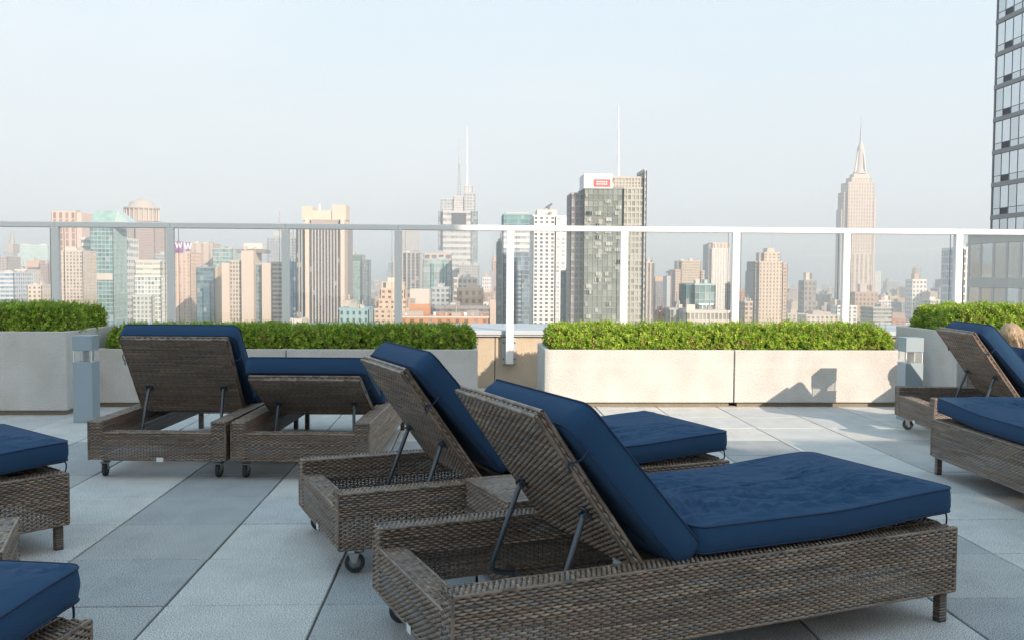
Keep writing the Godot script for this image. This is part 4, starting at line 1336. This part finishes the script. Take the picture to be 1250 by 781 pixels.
	more(r, 933, 953, 309, 320.4, 4, 26, "punch", Color(0.576, 0.496, 0.423), Color(0.26, 0.209, 0.171))
	more(r, 937, 946, 303, 309.4, 8, 14, "plain", Color(0.547, 0.487, 0.422))
	more(r, 922, 927, 320, 999, 3, 30, "fine", Color(0.338, 0.318, 0.309), SLATE)
	more(r, 919.5, 922, 331, 999, 6, 28, "plain", Color(0.299, 0.288, 0.296))
	more(r, 956.2, 962, 322, 999, 5, 28, "punch", Color(0.498, 0.418, 0.361), Color(0.26, 0.209, 0.171))
	more(r, 927.3, 931, 309, 321, 8, 12, "plain", Color(0.458, 0.418, 0.382))
	empire()
	tower("office_tower", "ghostly white tower just beside the great spired skyscraper", 1068, 1077, 332, 2600, 40, "fine", Color(0.657, 0.657, 0.646), Color(0.497, 0.497, 0.492))
	tower("office_tower", "hazy grey twin slab far down the avenue beside the white-roofed shed", 1152, 1162, 342, 1900, 34, "fine", Color(0.298, 0.318, 0.358), SLATE)
	tower("office_tower", "pinkish block beside the hazy grey twin slab", 1136, 1146, 357, 1700, 30, "punch", Color(0.518, 0.419, 0.371), SLATE)
	tower("office_tower", "blue-grey block between the pinkish block and the grey twin slab", 1146.5, 1152, 353, 1750, 30, "fine", Color(0.339, 0.399, 0.451), SLATE)
	tower("small_building", "broad white-roofed shed block over the tall hedge", 1136, 1168, 367, 1100, 30, "grid", Color(0.597, 0.577, 0.553), Color(0.259, 0.268, 0.287))
	tower("small_building", "wide grey-green stepped market block beyond the sunny hedge", 1066, 1090, 376, 950, 30, "hband", Color(0.438, 0.447, 0.431), Color(0.2, 0.22, 0.221))
	tower("office_tower", "pale ribbed tower behind the railing glass next to the dark glass high-rise", 1177, 1197, 304, 420, 20, "vband", Color(0.785, 0.781, 0.784), Color(0.239, 0.268, 0.296), 0.2, [1.7, 3.4, 0.45, 0.25])
	near_tower()
	lowrise()

func hip_roof(r: Node3D, x0: float, x1: float, yb: float, xa: float, xb: float, yt: float, D: float, dep: float) -> void:
	var b0 := at_z(x0, yb, -D) - r.position
	var b1 := at_z(x1, yb, -D) - r.position
	var t0 := at_z(xa, yt, -D - 10) - r.position
	var t1 := at_z(xb, yt, -D - 10) - r.position
	var e1 := at_z(156, 272, -D) - r.position
	var mb := MB.new()
	mb.col = Color(0.30, 0.44, 0.42)
	var nb := 7
	for k in nb:
		for j in 5:
			var f0 := k / float(nb); var f1 := (k + 1) / float(nb)
			var g0 := j / 5.0; var g1 := (j + 1) / 5.0
			mb.col = Color(0.26, 0.40, 0.38) * rng.randf_range(0.85, 1.15)
			var p := func(f: float, g: float) -> Vector3: return b0.lerp(b1, f).lerp(t0.lerp(t1, f), g)
			mb.quad(p.call(f0, g0), p.call(f1, g0), p.call(f1, g1), p.call(f0, g1))
	var back := Vector3(0, 0, -dep + 4)
	mb.col = Color(0.40, 0.50, 0.48)
	mb.quad(b1, b1 + back, t1 + back * 0.55, t1)
	mb.quad(b0 + back, b0, t0, t0 + back * 0.55)
	mb.quad(t0, t1, t1 + back * 0.55, t0 + back * 0.55)
	# lower lean-to beside it
	mb.tri(b1 + Vector3(0, 0, -3), e1 + Vector3(0, 0, -3), t1 + Vector3(0, 0, -3))
	mb.quad(e1 + Vector3(0, 0, -3), e1 + back, t1 + back * 0.55, t1 + Vector3(0, 0, -3))
	obj("glass_roof", mb.mesh(), M.city_glass, r)

func crown_drum(r: Node3D, x0: float, x1: float, yb: float, ym: float, yt: float, D: float) -> void:
	var a := at_z(x0, yb, -D - 8) - r.position
	var b := at_z(x1, ym, -D - 8) - r.position
	var mid := Vector3((a.x + b.x) / 2, 0, a.z - 20)
	var rad := (b.x - a.x) / 2
	var h0 := a.y
	var h1 := b.y
	var h2 := (at_z(x0, yt, -D - 8) - r.position).y
	var mb := MB.new()
	mb.t = Transform3D(Basis(), mid)
	mb.col = Color(0.44, 0.40, 0.37)
	mb.lathe([[rad * 0.86, h0 - 12], [rad * 0.86, h1 + 1.0], [rad * 0.99, h1 + 1.5], [rad * 0.99, h1 + 4.0], [rad * 0.7, h1 + 6.0], [rad * 0.66, h2 - 3.0], [rad * 0.4, h2 - 1.0], [rad * 0.15, h2 + 2.0], [0.0, h2 + 3.0]], 28)
	obj("drum", mb.mesh(), M.facade, r)
	for k in 22:
		mb = MB.new()
		var an := TAU * k / 22
		mb.t = Transform3D(Basis(), mid + Vector3(cos(an) * rad * 0.95, 0, sin(an) * rad * 0.95))
		mb.col = Color(0.54, 0.48, 0.43)
		mb.lathe([[1.1, h0], [1.0, h1 + 1.6]], 6)
		obj("column", mb.mesh(), M.facade, r)

func text_on(parent: Node3D, words: String, at: Vector3, size: float, mat_: Material, depth := 0.3) -> void:
	var tm := TextMesh.new()
	var f := SystemFont.new()
	f.font_names = PackedStringArray(["Droid Sans"])
	f.font_weight = 700
	tm.font = f
	tm.text = words
	tm.font_size = 64
	tm.pixel_size = size / 64.0
	tm.depth = depth
	var o := obj("lettering", tm, mat_, parent)
	o.position = at

func roof_sign(r: Node3D) -> void:
	for q in [[212.5, 223.0, 295.0, 304.0, 0.0, "W"], [226.0, 232.0, 296.0, 306.0, 14.0, "W"]]:
		var a := at_z(q[0], q[2], -1000 - q[4]) - r.position
		var b := at_z(q[1], q[3], -1000 - q[4]) - r.position
		var mb := MB.new()
		mb.box(Vector3(a.x, b.y, a.z - 0.8), Vector3(b.x, a.y, a.z))
		var s := obj("sign_board", mb.mesh(), M.sign_purple, r)
		text_on(s, q[5], Vector3((a.x + b.x) / 2, (a.y + b.y) / 2, a.z + 0.2), (a.y - b.y) * 1.05, M.sign_white)
	var c := at_z(212.5, 304.4, -1000) - r.position
	var d := at_z(223, 308.4, -1000) - r.position
	var m2 := MB.new()
	m2.box(Vector3(c.x, d.y - 0.6, c.z - 0.8), Vector3(d.x, c.y, c.z))
	obj("sign_board", m2.mesh(), M.sign_purple, r)

func cube_sign(r: Node3D) -> void:
	var a := at_z(725, 219, -559.4) - r.position
	var b := at_z(745, 228, -559.4) - r.position
	var mb := MB.new()
	mb.box(Vector3(a.x, b.y, a.z), Vector3(b.x, a.y, a.z + 0.25))
	var s := obj("sign_board", mb.mesh(), M.sign_red, r)
	mb = MB.new()
	for k in 2:
		var y := lerpf(b.y, a.y, 0.34 + k * 0.32)
		for j in 6:
			mb.box(Vector3(lerpf(a.x, b.x, 0.16 + j * 0.115), y - 0.35, a.z + 0.26), Vector3(lerpf(a.x, b.x, 0.16 + j * 0.115) + 0.8, y + 0.35, a.z + 0.36))
	obj("lettering", mb.mesh(), M.sign_white, s)

func lattice(r: Node3D, px: float, y0: float, y1: float, r0: float, r1: float, color: Color, z: float) -> void:
	var D: float = r.get_meta("front") + z
	var a := at_z(px, y0, -D) - r.position
	var b := at_z(px, y1, -D) - r.position
	var mb := MB.new()
	mb.col = color
	for k in 4:
		var an := k * PI / 2 + 0.6
		mb.tube([a + Vector3(cos(an), 0, sin(an)) * r0, b + Vector3(cos(an), 0, sin(an)) * r1], 0.35, 4)
	for k in 14:
		var f := k / 13.0
		var c := a.lerp(b, f)
		var w := lerpf(r0, r1, f)
		mb.box(c - Vector3(w, 0.4, w), c + Vector3(w, 0.4, w))
	obj("lattice_mast", mb.mesh(), M.facade, r)

func crane(r: Node3D) -> void:
	var a := at_z(670, 256, -712) - r.position
	var b := at_z(674, 249, -712) - r.position
	var mb := MB.new()
	mb.col = Color(0.16, 0.17, 0.18)
	mb.tube([a, Vector3(a.x, b.y - 1.5, a.z)], 0.5, 5)
	mb.tube([Vector3(a.x - 2.5, b.y - 3.0, a.z), Vector3(b.x, b.y, a.z)], 0.8, 5)
	mb.box(Vector3(a.x - 1.2, b.y - 3.2, a.z - 1), Vector3(a.x + 0.8, b.y - 1.5, a.z + 1))
	obj("roof_crane", mb.mesh(), M.facade, r)

# lighter framed window groups on the grey-green tower
func light_windows(r: Node3D) -> void:
	rng.seed = 717
	var z := -559.9
	for k in 46:
		var x := 715.0 + floorf(rng.randf() * 4.0) * 12.0 + rng.randf_range(-1.0, 1.0)
		var y := 236.0 + floorf(rng.randf() * 22.0) * 7.4
		var w := rng.randf_range(3.0, 8.5)
		var a := at_z(x, y, z) - r.position
		var b := at_z(minf(x + w, 760.0), y + 4.6, z) - r.position
		var n := maxi(1, roundi((b.x - a.x) / 1.4))
		for i in n:
			var mb := MB.new()
			var g := Color(0.42, 0.46, 0.42) * rng.randf_range(0.7, 1.15)
			mb.col = g
			var u0 := lerpf(a.x, b.x, i / float(n)) + 0.08
			var u1 := lerpf(a.x, b.x, (i + 1) / float(n)) - 0.08
			mb.box(Vector3(u0, b.y, a.z - 0.1), Vector3(u1, a.y, a.z + 0.12))
			obj("window", mb.mesh(), M.city_glass, r)

func empire() -> void:
	var wall := Color(0.56, 0.49, 0.43)
	var glass := Color(0.34, 0.29, 0.26)
	var D := 2000.0
	var st := [6.0, 7.6, 0.52, 0.34]
	var r := started(tower("spired_skyscraper", "great stone skyscraper with setbacks, a tapering crown and tall spire", 1036, 1068, 223, D, 40, "grid", wall, glass, 0.15, st), D)
	# taller middle bays and lower wings
	more(r, 1040, 1064, 217, 224, 5, 30, "grid", wall, glass, 0.15, st)
	more(r, 1043, 1062, 212, 217.5, 8, 24, "plain", wall)
	more(r, 1030.5, 1036, 235, 999, 6, 32, "grid", Color(0.46, 0.42, 0.39), glass, 0.15, st)  # left wings in a darker wall colour, standing in for the shaded side
	more(r, 1027.5, 1030.6, 255, 999, 8, 28, "plain", Color(0.44, 0.41, 0.39))
	more(r, 1068, 1070, 240, 999, 5, 30, "plain", wall)
	more(r, 1039, 1066, 310, 999, -3, 4, "vband", wall, glass, 0.15, [9.0, 8, 0.5, 0.1])
	more(r, 1038, 1072, 368, 999, -14, 12, "grid", wall, glass, 0.15, st)
	more(r, 1026, 1039, 376, 999, -10, 10, "grid", wall, glass, 0.15, st)
	# crown and spire
	var c := at_z(1050.5, 212, -D - 20) - r.position
	var y := func(py: float) -> float: return (at_z(1050.5, py, -D - 20) - r.position).y
	var m := 1.757                                             # metres per pixel up there
	var mb := MB.new()
	mb.t = Transform3D(Basis(), Vector3(c.x, 0, c.z))
	mb.col = Color(0.50, 0.47, 0.45)
	mb.lathe([[9.0 * m, y.call(212.5)], [8.4 * m, y.call(210)], [6.4 * m, y.call(207)], [5.6 * m, y.call(200)], [4.9 * m, y.call(190)], [4.4 * m, y.call(183)], [4.4 * m, y.call(181)], [3.0 * m, y.call(178.5)], [2.2 * m, y.call(175)], [1.4 * m, y.call(173)]], 8)
	obj("crown", mb.mesh(), M.facade, r)
	for k in 4:
		mb = MB.new()
		mb.t = Transform3D(Basis(Vector3.UP, k * PI / 2 + PI / 8), Vector3(c.x, 0, c.z))
		mb.col = Color(0.58, 0.54, 0.50)
		mb.quad(Vector3(-1.2, y.call(211), 9.6 * m), Vector3(1.2, y.call(211), 9.6 * m), Vector3(1.2, y.call(184), 4.7 * m), Vector3(-1.2, y.call(184), 4.7 * m))
		mb.quad(Vector3(1.2, y.call(211), 9.6 * m), Vector3(1.2, y.call(211), 4.0 * m), Vector3(1.2, y.call(184), 4.0 * m), Vector3(1.2, y.call(184), 4.7 * m))
		mb.quad(Vector3(-1.2, y.call(211), 4.0 * m), Vector3(-1.2, y.call(211), 9.6 * m), Vector3(-1.2, y.call(184), 4.7 * m), Vector3(-1.2, y.call(184), 4.0 * m))
		obj("buttress", mb.mesh(), M.facade, r)
	mast(r, 1051.3, 174, 157, 2.2, 1.3, Color(0.42, 0.42, 0.42), 20)
	mast(r, 1051.8, 158, 142, 0.9, 0.35, Color(0.42, 0.42, 0.42), 20)

# dark glass high-rise close by: its shaded side faces the terrace, every window is built
func near_tower() -> void:
	var X := 48.75
	var zf := -86.0
	var fh := 3.0
	var y_first := 1.29 + 3.0 * 0.62
	var r := thing("glass_high_rise", "dark-framed glass high-rise with grey floor bands rising beyond the railing", "building", Vector3(X, STREET, zf + 20))
	r.position.x = X
	# local: x = 0 is the face, -x towards the terrace; z from -20 (far) to +20 (near)
	var mb := MB.new()
	mb.box(Vector3(0.06, 0, -19.9), Vector3(22, 165, 20))
	obj("core", mb.mesh(), M.slate, r)
	var base := y_first - STREET
	var bay := 1.30
	rng.seed = 48
	for f in range(-1, 16):
		var y := base + f * fh + 0.62
		# floor band
		mb = MB.new()
		mb.cbox(Vector3(-0.10, y, -20.15), Vector3(0.5, y + 0.42, 20.0), 0.03)
		obj("floor_band", mb.mesh(), M.band, r)
		for b in 8:
			var z := -20.0 + b * bay
			if b > 0:
				mb = MB.new()
				mb.box(Vector3(-0.02, y + 0.42, z - 0.03), Vector3(0.10, y + fh, z + 0.03))
				obj("mullion", mb.mesh(), M.mullion, r)
			var sill := y + 0.42
			var wn := Node3D.new()
			wn.name = "window"
			r.add_child(wn, true)
			var low := rng.randf() < 0.35
			var g := 1 if rng.randf() < 0.3 else 0
			mb = MB.new()
			mb.box(Vector3(0.01, sill + 0.62, z + 0.035), Vector3(0.04, y + fh, z + bay - 0.035))
			obj("pane", mb.mesh(), M.pane_a if g == 0 else M.pane_b, wn)
			mb = MB.new()
			mb.box(Vector3(0.012, sill, z + 0.035), Vector3(0.045, sill + 0.56, z + bay - 0.035))
			obj("lower_pane", mb.mesh(), M.louvre if (b % 3 == 1) else M.pane_b, wn)
			mb = MB.new()
			mb.box(Vector3(-0.01, sill + 0.56, z + 0.031), Vector3(0.05, sill + 0.62, z + bay - 0.031))
			obj("transom", mb.mesh(), M.mullion, wn)
	mb = MB.new()
	mb.box(Vector3(-0.05, base - fh, -20.12), Vector3(0.34, 165, -19.93))
	obj("corner_post", mb.mesh(), M.mullion, r)
	# lower wing that steps out
	var w := thing("podium_wing", "pale lower wing with broad windows at the foot of the dark glass high-rise", "building", Vector3(X - 0.6, STREET, -67.5))
	var top := at_z(1198, 287, -89.0).y - STREET
	mb = MB.new()
	mb.box(Vector3(0.12, 0, -21.4), Vector3(20, top - 0.2, 20))
	obj("core", mb.mesh(), M.slate, w)
	for k in 4:
		var y := top - 0.95 - k * 4.1
		mb = MB.new()
		mb.cbox(Vector3(0.0, y, -21.5), Vector3(0.5, y + 0.95, 20.0), 0.03)
		obj("floor_band", mb.mesh(), M.podium, w)
		for b in 7:
			var z := -21.5 + b * 2.15
			mb = MB.new()
			mb.cbox(Vector3(0.02, y - 3.15, z), Vector3(0.45, y, z + 0.38), 0.02)
			obj("pier", mb.mesh(), M.podium, w)
			mb = MB.new()
			mb.box(Vector3(0.06, y - 3.15, z + 0.38), Vector3(0.10, y, z + 2.15))
			obj("window", mb.mesh(), [M.pane_c, M.pane_b, M.pane_c][(b + k) % 3], w)

func lowrise() -> void:
	# distant low blocks: a dozen kinds, each set down many times over the far districts
	rng.seed = 2024
	var protos := []
	var walls := [BEIGE, CREAM, PINK, BRICK, STONE, WHITE, Color(0.40, 0.30, 0.24), Color(0.34, 0.36, 0.38), Color(0.48, 0.34, 0.27), Color(0.55, 0.50, 0.42), Color(0.30, 0.28, 0.27), Color(0.50, 0.47, 0.44)]
	for k in walls.size():
		var n := Node3D.new()
		n.name = "city_block"
		n.position = Vector3(0, STREET, -2600)
		var w := rng.randf_range(18, 42)
		var d := rng.randf_range(16, 34)
		var h := rng.randf_range(34, 60)
		block(n, Vector3(-w / 2, 0, -d / 2), Vector3(w / 2, h, d / 2), ["grid", "punch", "fine", "hband"][k % 4], walls[k], Color(0.15, 0.15, 0.15), 0.3, [6.0, 4.0, 0.5, 0.5])
		var mb := MB.new()
		mb.col = walls[(k + 3) % walls.size()]
		mb.box(Vector3(-w * 0.2, h, -d * 0.3), Vector3(w * 0.1, h + rng.randf_range(4, 9), d * 0.15))
		if k % 2 == 0:
			mb.t = Transform3D(Basis(), Vector3(w * 0.3, h, 0))
			mb.col = Color(0.25, 0.18, 0.13)
			mb.lathe([[1.8, 2.0], [1.8, 6.0], [0.0, 8.0]], 8)
		obj("roof_house", mb.mesh(), M.facade, n)
		protos.append(n)
	var kinds := ["beige", "cream", "pinkish", "red brick", "grey stone", "white", "brown", "blue-grey", "tan brick", "pale stone", "dark", "light grey"]
	for k in 290:
		var px := rng.randf_range(-40, 1290)
		if k < 190:
			px = rng.randf_range(890, 1215)
		elif k < 225:
			px = rng.randf_range(430, 620)
		var D := exp(rng.randf_range(log(1150.0), log(5200.0)))
		var t := rng.randi() % protos.size()
		var o: Node3D = protos[t].duplicate()
		o.name = numbered("city_block")
		add_child(o)
		var p := at_z(px, 360, -D)
		o.position = Vector3(p.x, STREET, -D)
		var s := rng.randf_range(0.75, 1.25)
		var tall := rng.randf_range(0.75, 1.35)
		if rng.randf() < 0.12:
			tall *= rng.randf_range(1.3, 1.9)
		o.scale = Vector3(s, tall, s)
		o.rotation.y = rng.randf_range(-0.12, 0.12)
		tag(o, "hazy %s city block among the distant low roofs" % kinds[t], "building", "distant %s low blocks" % kinds[t])
	for n in protos:
		n.free()
	# beyond them the districts run together
	var mb := MB.new()
	for k in 2600:
		var px := rng.randf_range(-60, 1310)
		var D := exp(rng.randf_range(log(1700.0), log(9000.0)))
		var p := at_z(px, 360, -D)
		var w := rng.randf_range(9, 24)
		var d := rng.randf_range(9, 20)
		var h := rng.randf_range(28, 58) * (1.0 if rng.randf() < 0.9 else 1.5)
		mb.col = walls[rng.randi() % walls.size()] * rng.randf_range(0.75, 1.05)
		mb.t = Transform3D(Basis(Vector3.UP, rng.randf_range(-0.1, 0.1)), Vector3(p.x, STREET, -D))
		mb.box(Vector3(-w, 0, -d), Vector3(w, h, d), "bd")
		if rng.randf() < 0.6:
			mb.col *= 0.85
			mb.box(Vector3(-w * 0.5, h, -d * 0.4), Vector3(w * 0.1, h + rng.randf_range(3, 7), d * 0.3), "bd")
	tag(obj("far_district", mb.mesh(), M.facade), "endless hazy low roofs of the far districts before the horizon", "city district", "", "stuff")

func ground() -> void:
	var mb := MB.new()
	mb.col = grey(1)
	mb.quad(Vector3(-16000, STREET - 0.1, 3000), Vector3(16000, STREET - 0.1, 3000), Vector3(16000, STREET - 0.1, -26000), Vector3(-16000, STREET - 0.1, -26000))
	tag(obj("ground", mb.mesh(), M.street), "", "", "", "structure")

# ------------------------------------------------------------------ unseen building behind the terrace, sized and shaped to shade it
func shade_building() -> void:
	var r := thing("unseen_shade_house", "unseen cream building behind the terrace, sized to cast shade across it", "building", Vector3(0, 0, 6.0))
	rng.seed = 8
	block(r, Vector3(0.8, -0.06, 0), Vector3(9.42, 11.2, 7), "punch", Color(0.52, 0.48, 0.42), Color(0.10, 0.12, 0.13), 0.3, [1.9, 2.8, 0.5, 0.5])
	# unseen slotted wall, added to shape the shade edge and sun strip
	var mb := MB.new()
	mb.box(Vector3(9.43, -0.06, 0.0), Vector3(17.0, 5.38, 0.35))
	obj("shade_wall", mb.mesh(), M.parapet, r)
	mb = MB.new()
	mb.box(Vector3(9.43, 5.58, 0.0), Vector3(17.0, 6.18, 0.35))
	mb.box(Vector3(10.12, 6.18, 0.0), Vector3(17.0, 6.39, 0.35))
	obj("shade_beam", mb.mesh(), M.parapet, r)
	for x in [10.45, 12.0, 13.5, 15.0]:
		mb = MB.new()
		mb.box(Vector3(x, 5.38, 0.02), Vector3(x + 0.9, 5.58, 0.33))
		obj("shade_stub", mb.mesh(), M.parapet, r)

# ------------------------------------------------------------------ person
func nets(bones: Array, cell: float, k: float, color: Color, mb: MB) -> void:
	var lo := Vector3.INF
	var hi := -Vector3.INF
	for b in bones:
		var rr: float = maxf(b[2], b[3]) + k * 0.5 + cell * 2
		lo = lo.min(b[0] - Vector3.ONE * rr).min(b[1] - Vector3.ONE * rr)
		hi = hi.max(b[0] + Vector3.ONE * rr).max(b[1] + Vector3.ONE * rr)
	var n := Vector3i(((hi - lo) / cell).ceil())
	var f := PackedFloat32Array()
	f.resize((n.x + 1) * (n.y + 1) * (n.z + 1))
	var sx := 1
	var sy := n.x + 1
	var sz := sy * (n.y + 1)
	for z in n.z + 1:
		for y in n.y + 1:
			for x in n.x + 1:
				var p := lo + Vector3(x, y, z) * cell
				var d := 9.0
				for b in bones:
					var a: Vector3 = b[0]
					var ab: Vector3 = b[1] - a
					var t := clampf((p - a).dot(ab) / maxf(ab.length_squared(), 1e-9), 0.0, 1.0)
					var e: float = (p - a - ab * t).length() - lerpf(b[2], b[3], t)
					var h := clampf(0.5 + 0.5 * (d - e) / k, 0.0, 1.0)
					d = lerpf(d, e, h) - k * h * (1.0 - h)
				f[x * sx + y * sy + z * sz] = d
	var ids := {}
	var pts := PackedVector3Array()
	for z in n.z:
		for y in n.y:
			for x in n.x:
				var q := x * sx + y * sy + z * sz
				var s := Vector3.ZERO
				var cnt := 0
				var corner := [q, q + sx, q + sy, q + sx + sy, q + sz, q + sx + sz, q + sy + sz, q + sx + sy + sz]
				for e in [[0, 1], [2, 3], [4, 5], [6, 7], [0, 2], [1, 3], [4, 6], [5, 7], [0, 4], [1, 5], [2, 6], [3, 7]]:
					var fa := f[corner[e[0]]]
					var fb := f[corner[e[1]]]
					if (fa < 0) != (fb < 0):
						var t := fa / (fa - fb)
						var pa := Vector3(e[0] & 1, (e[0] >> 1) & 1, e[0] >> 2)
						var pb := Vector3(e[1] & 1, (e[1] >> 1) & 1, e[1] >> 2)
						s += pa.lerp(pb, t)
						cnt += 1
				if cnt:
					ids[Vector3i(x, y, z)] = pts.size()
					pts.append(lo + (Vector3(x, y, z) + s / cnt) * cell)
	var k0 := mb.v.size()
	var acc := PackedVector3Array()
	acc.resize(pts.size())
	for z in range(1, n.z):
		for y in range(1, n.y):
			for x in range(1, n.x):
				var q := x * sx + y * sy + z * sz
				var c := Vector3i(x, y, z)
				for ax in 3:
					var st: int = [sx, sy, sz][ax]
					if q + st >= f.size() or (f[q] < 0) == (f[q + st] < 0):
						continue
					var u := Vector3i(); var w := Vector3i()
					u[(ax + 1) % 3] = 1
					w[(ax + 2) % 3] = 1
					var v4 := [c - u - w, c - w, c, c - u]
					if not (ids.has(v4[0]) and ids.has(v4[1]) and ids.has(v4[2]) and ids.has(v4[3])):
						continue
					var g := [ids[v4[0]], ids[v4[1]], ids[v4[2]], ids[v4[3]]]
					if f[q] >= 0:
						g.reverse()
					var m := (pts[g[2]] - pts[g[0]]).cross(pts[g[3]] - pts[g[1]])
					for h in g:
						acc[h] += m
					mb.i.append_array(PackedInt32Array([k0 + g[0], k0 + g[2], k0 + g[1], k0 + g[0], k0 + g[3], k0 + g[2]]))
	for h in pts.size():
		mb.v.append(pts[h])
		mb.n.append(acc[h].normalized())
		mb.c.append(color)

func person() -> void:
	# lies back on the half raised lounger; x runs from the head end to the feet
	var r := thing("person", "fair-haired person in a blue patterned top lying back on a lounger", "person", Vector3(4.70, 0, -8.27), deg_to_rad(-6.0))
	var head := Vector3(0.205, 0.765, 0.0)
	var neck := Vector3(0.310, 0.715, 0.0)
	var chest := Vector3(0.470, 0.675, 0.0)
	var belly := Vector3(0.72, 0.625, 0.0)
	var hip := Vector3(0.97, 0.605, 0.0)
	var body := [[head, neck, 0.055, 0.052], [neck, chest, 0.055, 0.10]]
	for s in [-1, 1]:
		var sh := Vector3(0.400, 0.680, 0.165 * s)
		var el := Vector3(0.66, 0.600, 0.255 * s)
		var wr := Vector3(0.90, 0.575, 0.235 * s)
		body += [[chest, sh, 0.085, 0.055], [sh, el, 0.046, 0.036], [el, wr, 0.036, 0.025]]
		body += [[wr, wr + Vector3(0.07, -0.012, -0.01 * s), 0.027, 0.024]]
		for q in 4:
			var k0 := wr + Vector3(0.075, -0.012, (-0.034 + q * 0.019) * s)
			body += [[k0, k0 + Vector3(0.04, 0.004, 0), 0.0095, 0.009], [k0 + Vector3(0.04, 0.004, 0), k0 + Vector3(0.068, -0.006, 0), 0.009, 0.008]]
		body += [[wr + Vector3(0.03, 0.0, -0.028 * s), wr + Vector3(0.075, 0.006, -0.055 * s), 0.011, 0.009]]
		var hj := hip + Vector3(0.02, 0, 0.09 * s)
		var kn := Vector3(1.38, 0.625, 0.105 * s)
		var an := Vector3(1.76, 0.568, 0.10 * s)
		body += [[hj, kn, 0.085, 0.052], [kn, an, 0.052, 0.034], [an, an + Vector3(0.06, 0.10, 0.015 * s), 0.034, 0.026]]
	body += [[chest, belly, 0.10, 0.092], [belly, hip, 0.092, 0.105], [hip + Vector3(0, 0, -0.08), hip + Vector3(0, 0, 0.08), 0.095, 0.095]]
	var mb := MB.new()
	nets(body, 0.018, 0.03, Color(1, 1, 1), mb)
	# head with brow, nose, lips, chin, ears; the face is turned away over the far shoulder
	var up := Vector3(-0.42, 0.90, 0.06).normalized()
	var fw := (Vector3(0.62, 0.20, -0.76) - up * up.dot(Vector3(0.62, 0.20, -0.76))).normalized()
	var sd := fw.cross(up)
	var hb := [[head + up * 0.035 - fw * 0.012, head + up * 0.03 + fw * 0.012, 0.083, 0.080], [head - up * 0.03 + fw * 0.03, head - up * 0.062 + fw * 0.045, 0.052, 0.030], [head + fw * 0.086 + up * 0.012, head + fw * 0.108 - up * 0.016, 0.010, 0.013], [head + fw * 0.084 - up * 0.042, head + fw * 0.086 - up * 0.046, 0.016, 0.014], [head, head - up * 0.10, 0.052, 0.05]]
	for s in [-1, 1]:
		hb.append([head + sd * 0.078 * s + up * 0.012, head + sd * 0.08 * s - up * 0.022, 0.014, 0.010])
		hb.append([head + fw * 0.072 + up * 0.030 + sd * 0.018 * s, head + fw * 0.064 + up * 0.030 + sd * 0.048 * s, 0.012, 0.011])
	nets(hb, 0.009, 0.02, Color(1, 1, 1), mb)
	obj("body", mb.mesh(), M.skin, r)
	# hair: cap and long locks that fall back and to the sides
	var hair := [[head + up * 0.048 - fw * 0.022, head + up * 0.048 + fw * 0.010, 0.090, 0.086], [head - fw * 0.030 + up * 0.01, head - up * 0.15 - fw * 0.03, 0.080, 0.070]]
	rng.seed = 64
	for q in 46:
		var a := -2.35 + 4.7 * q / 45.0                       # round the back of the head from temple to temple
		var out := sd * sin(a) - fw * cos(a)
		var b := head + up * 0.125 + out * 0.030
		var m := head + up * 0.01 + out * rng.randf_range(0.088, 0.114)
		var e := head - up * rng.randf_range(0.13, 0.24) + out * rng.randf_range(0.075, 0.115)
		var th := rng.randf_range(0.006, 0.012)
		hair += [[b, m, th, th], [m, e, th, th * 0.6]]
	mb = MB.new()
	nets(hair, 0.009, 0.003, Color(1, 1, 1), mb)
	obj("hair", mb.mesh(), M.hair, r)
	# swim top and shorts wrapped over the trunk
	mb = MB.new()
	nets([[neck.lerp(chest, 0.55), chest, 0.095, 0.108], [chest, belly, 0.112, 0.104], [belly, hip, 0.104, 0.117], [chest + Vector3(-0.03, 0, -0.11), chest + Vector3(-0.03, 0, 0.11), 0.078, 0.078], [hip + Vector3(0, 0, -0.09), hip + Vector3(0, 0, 0.09), 0.106, 0.106]], 0.015, 0.03, Color(1, 1, 1), mb)
	obj("top", mb.mesh(), M.swim_top, r)
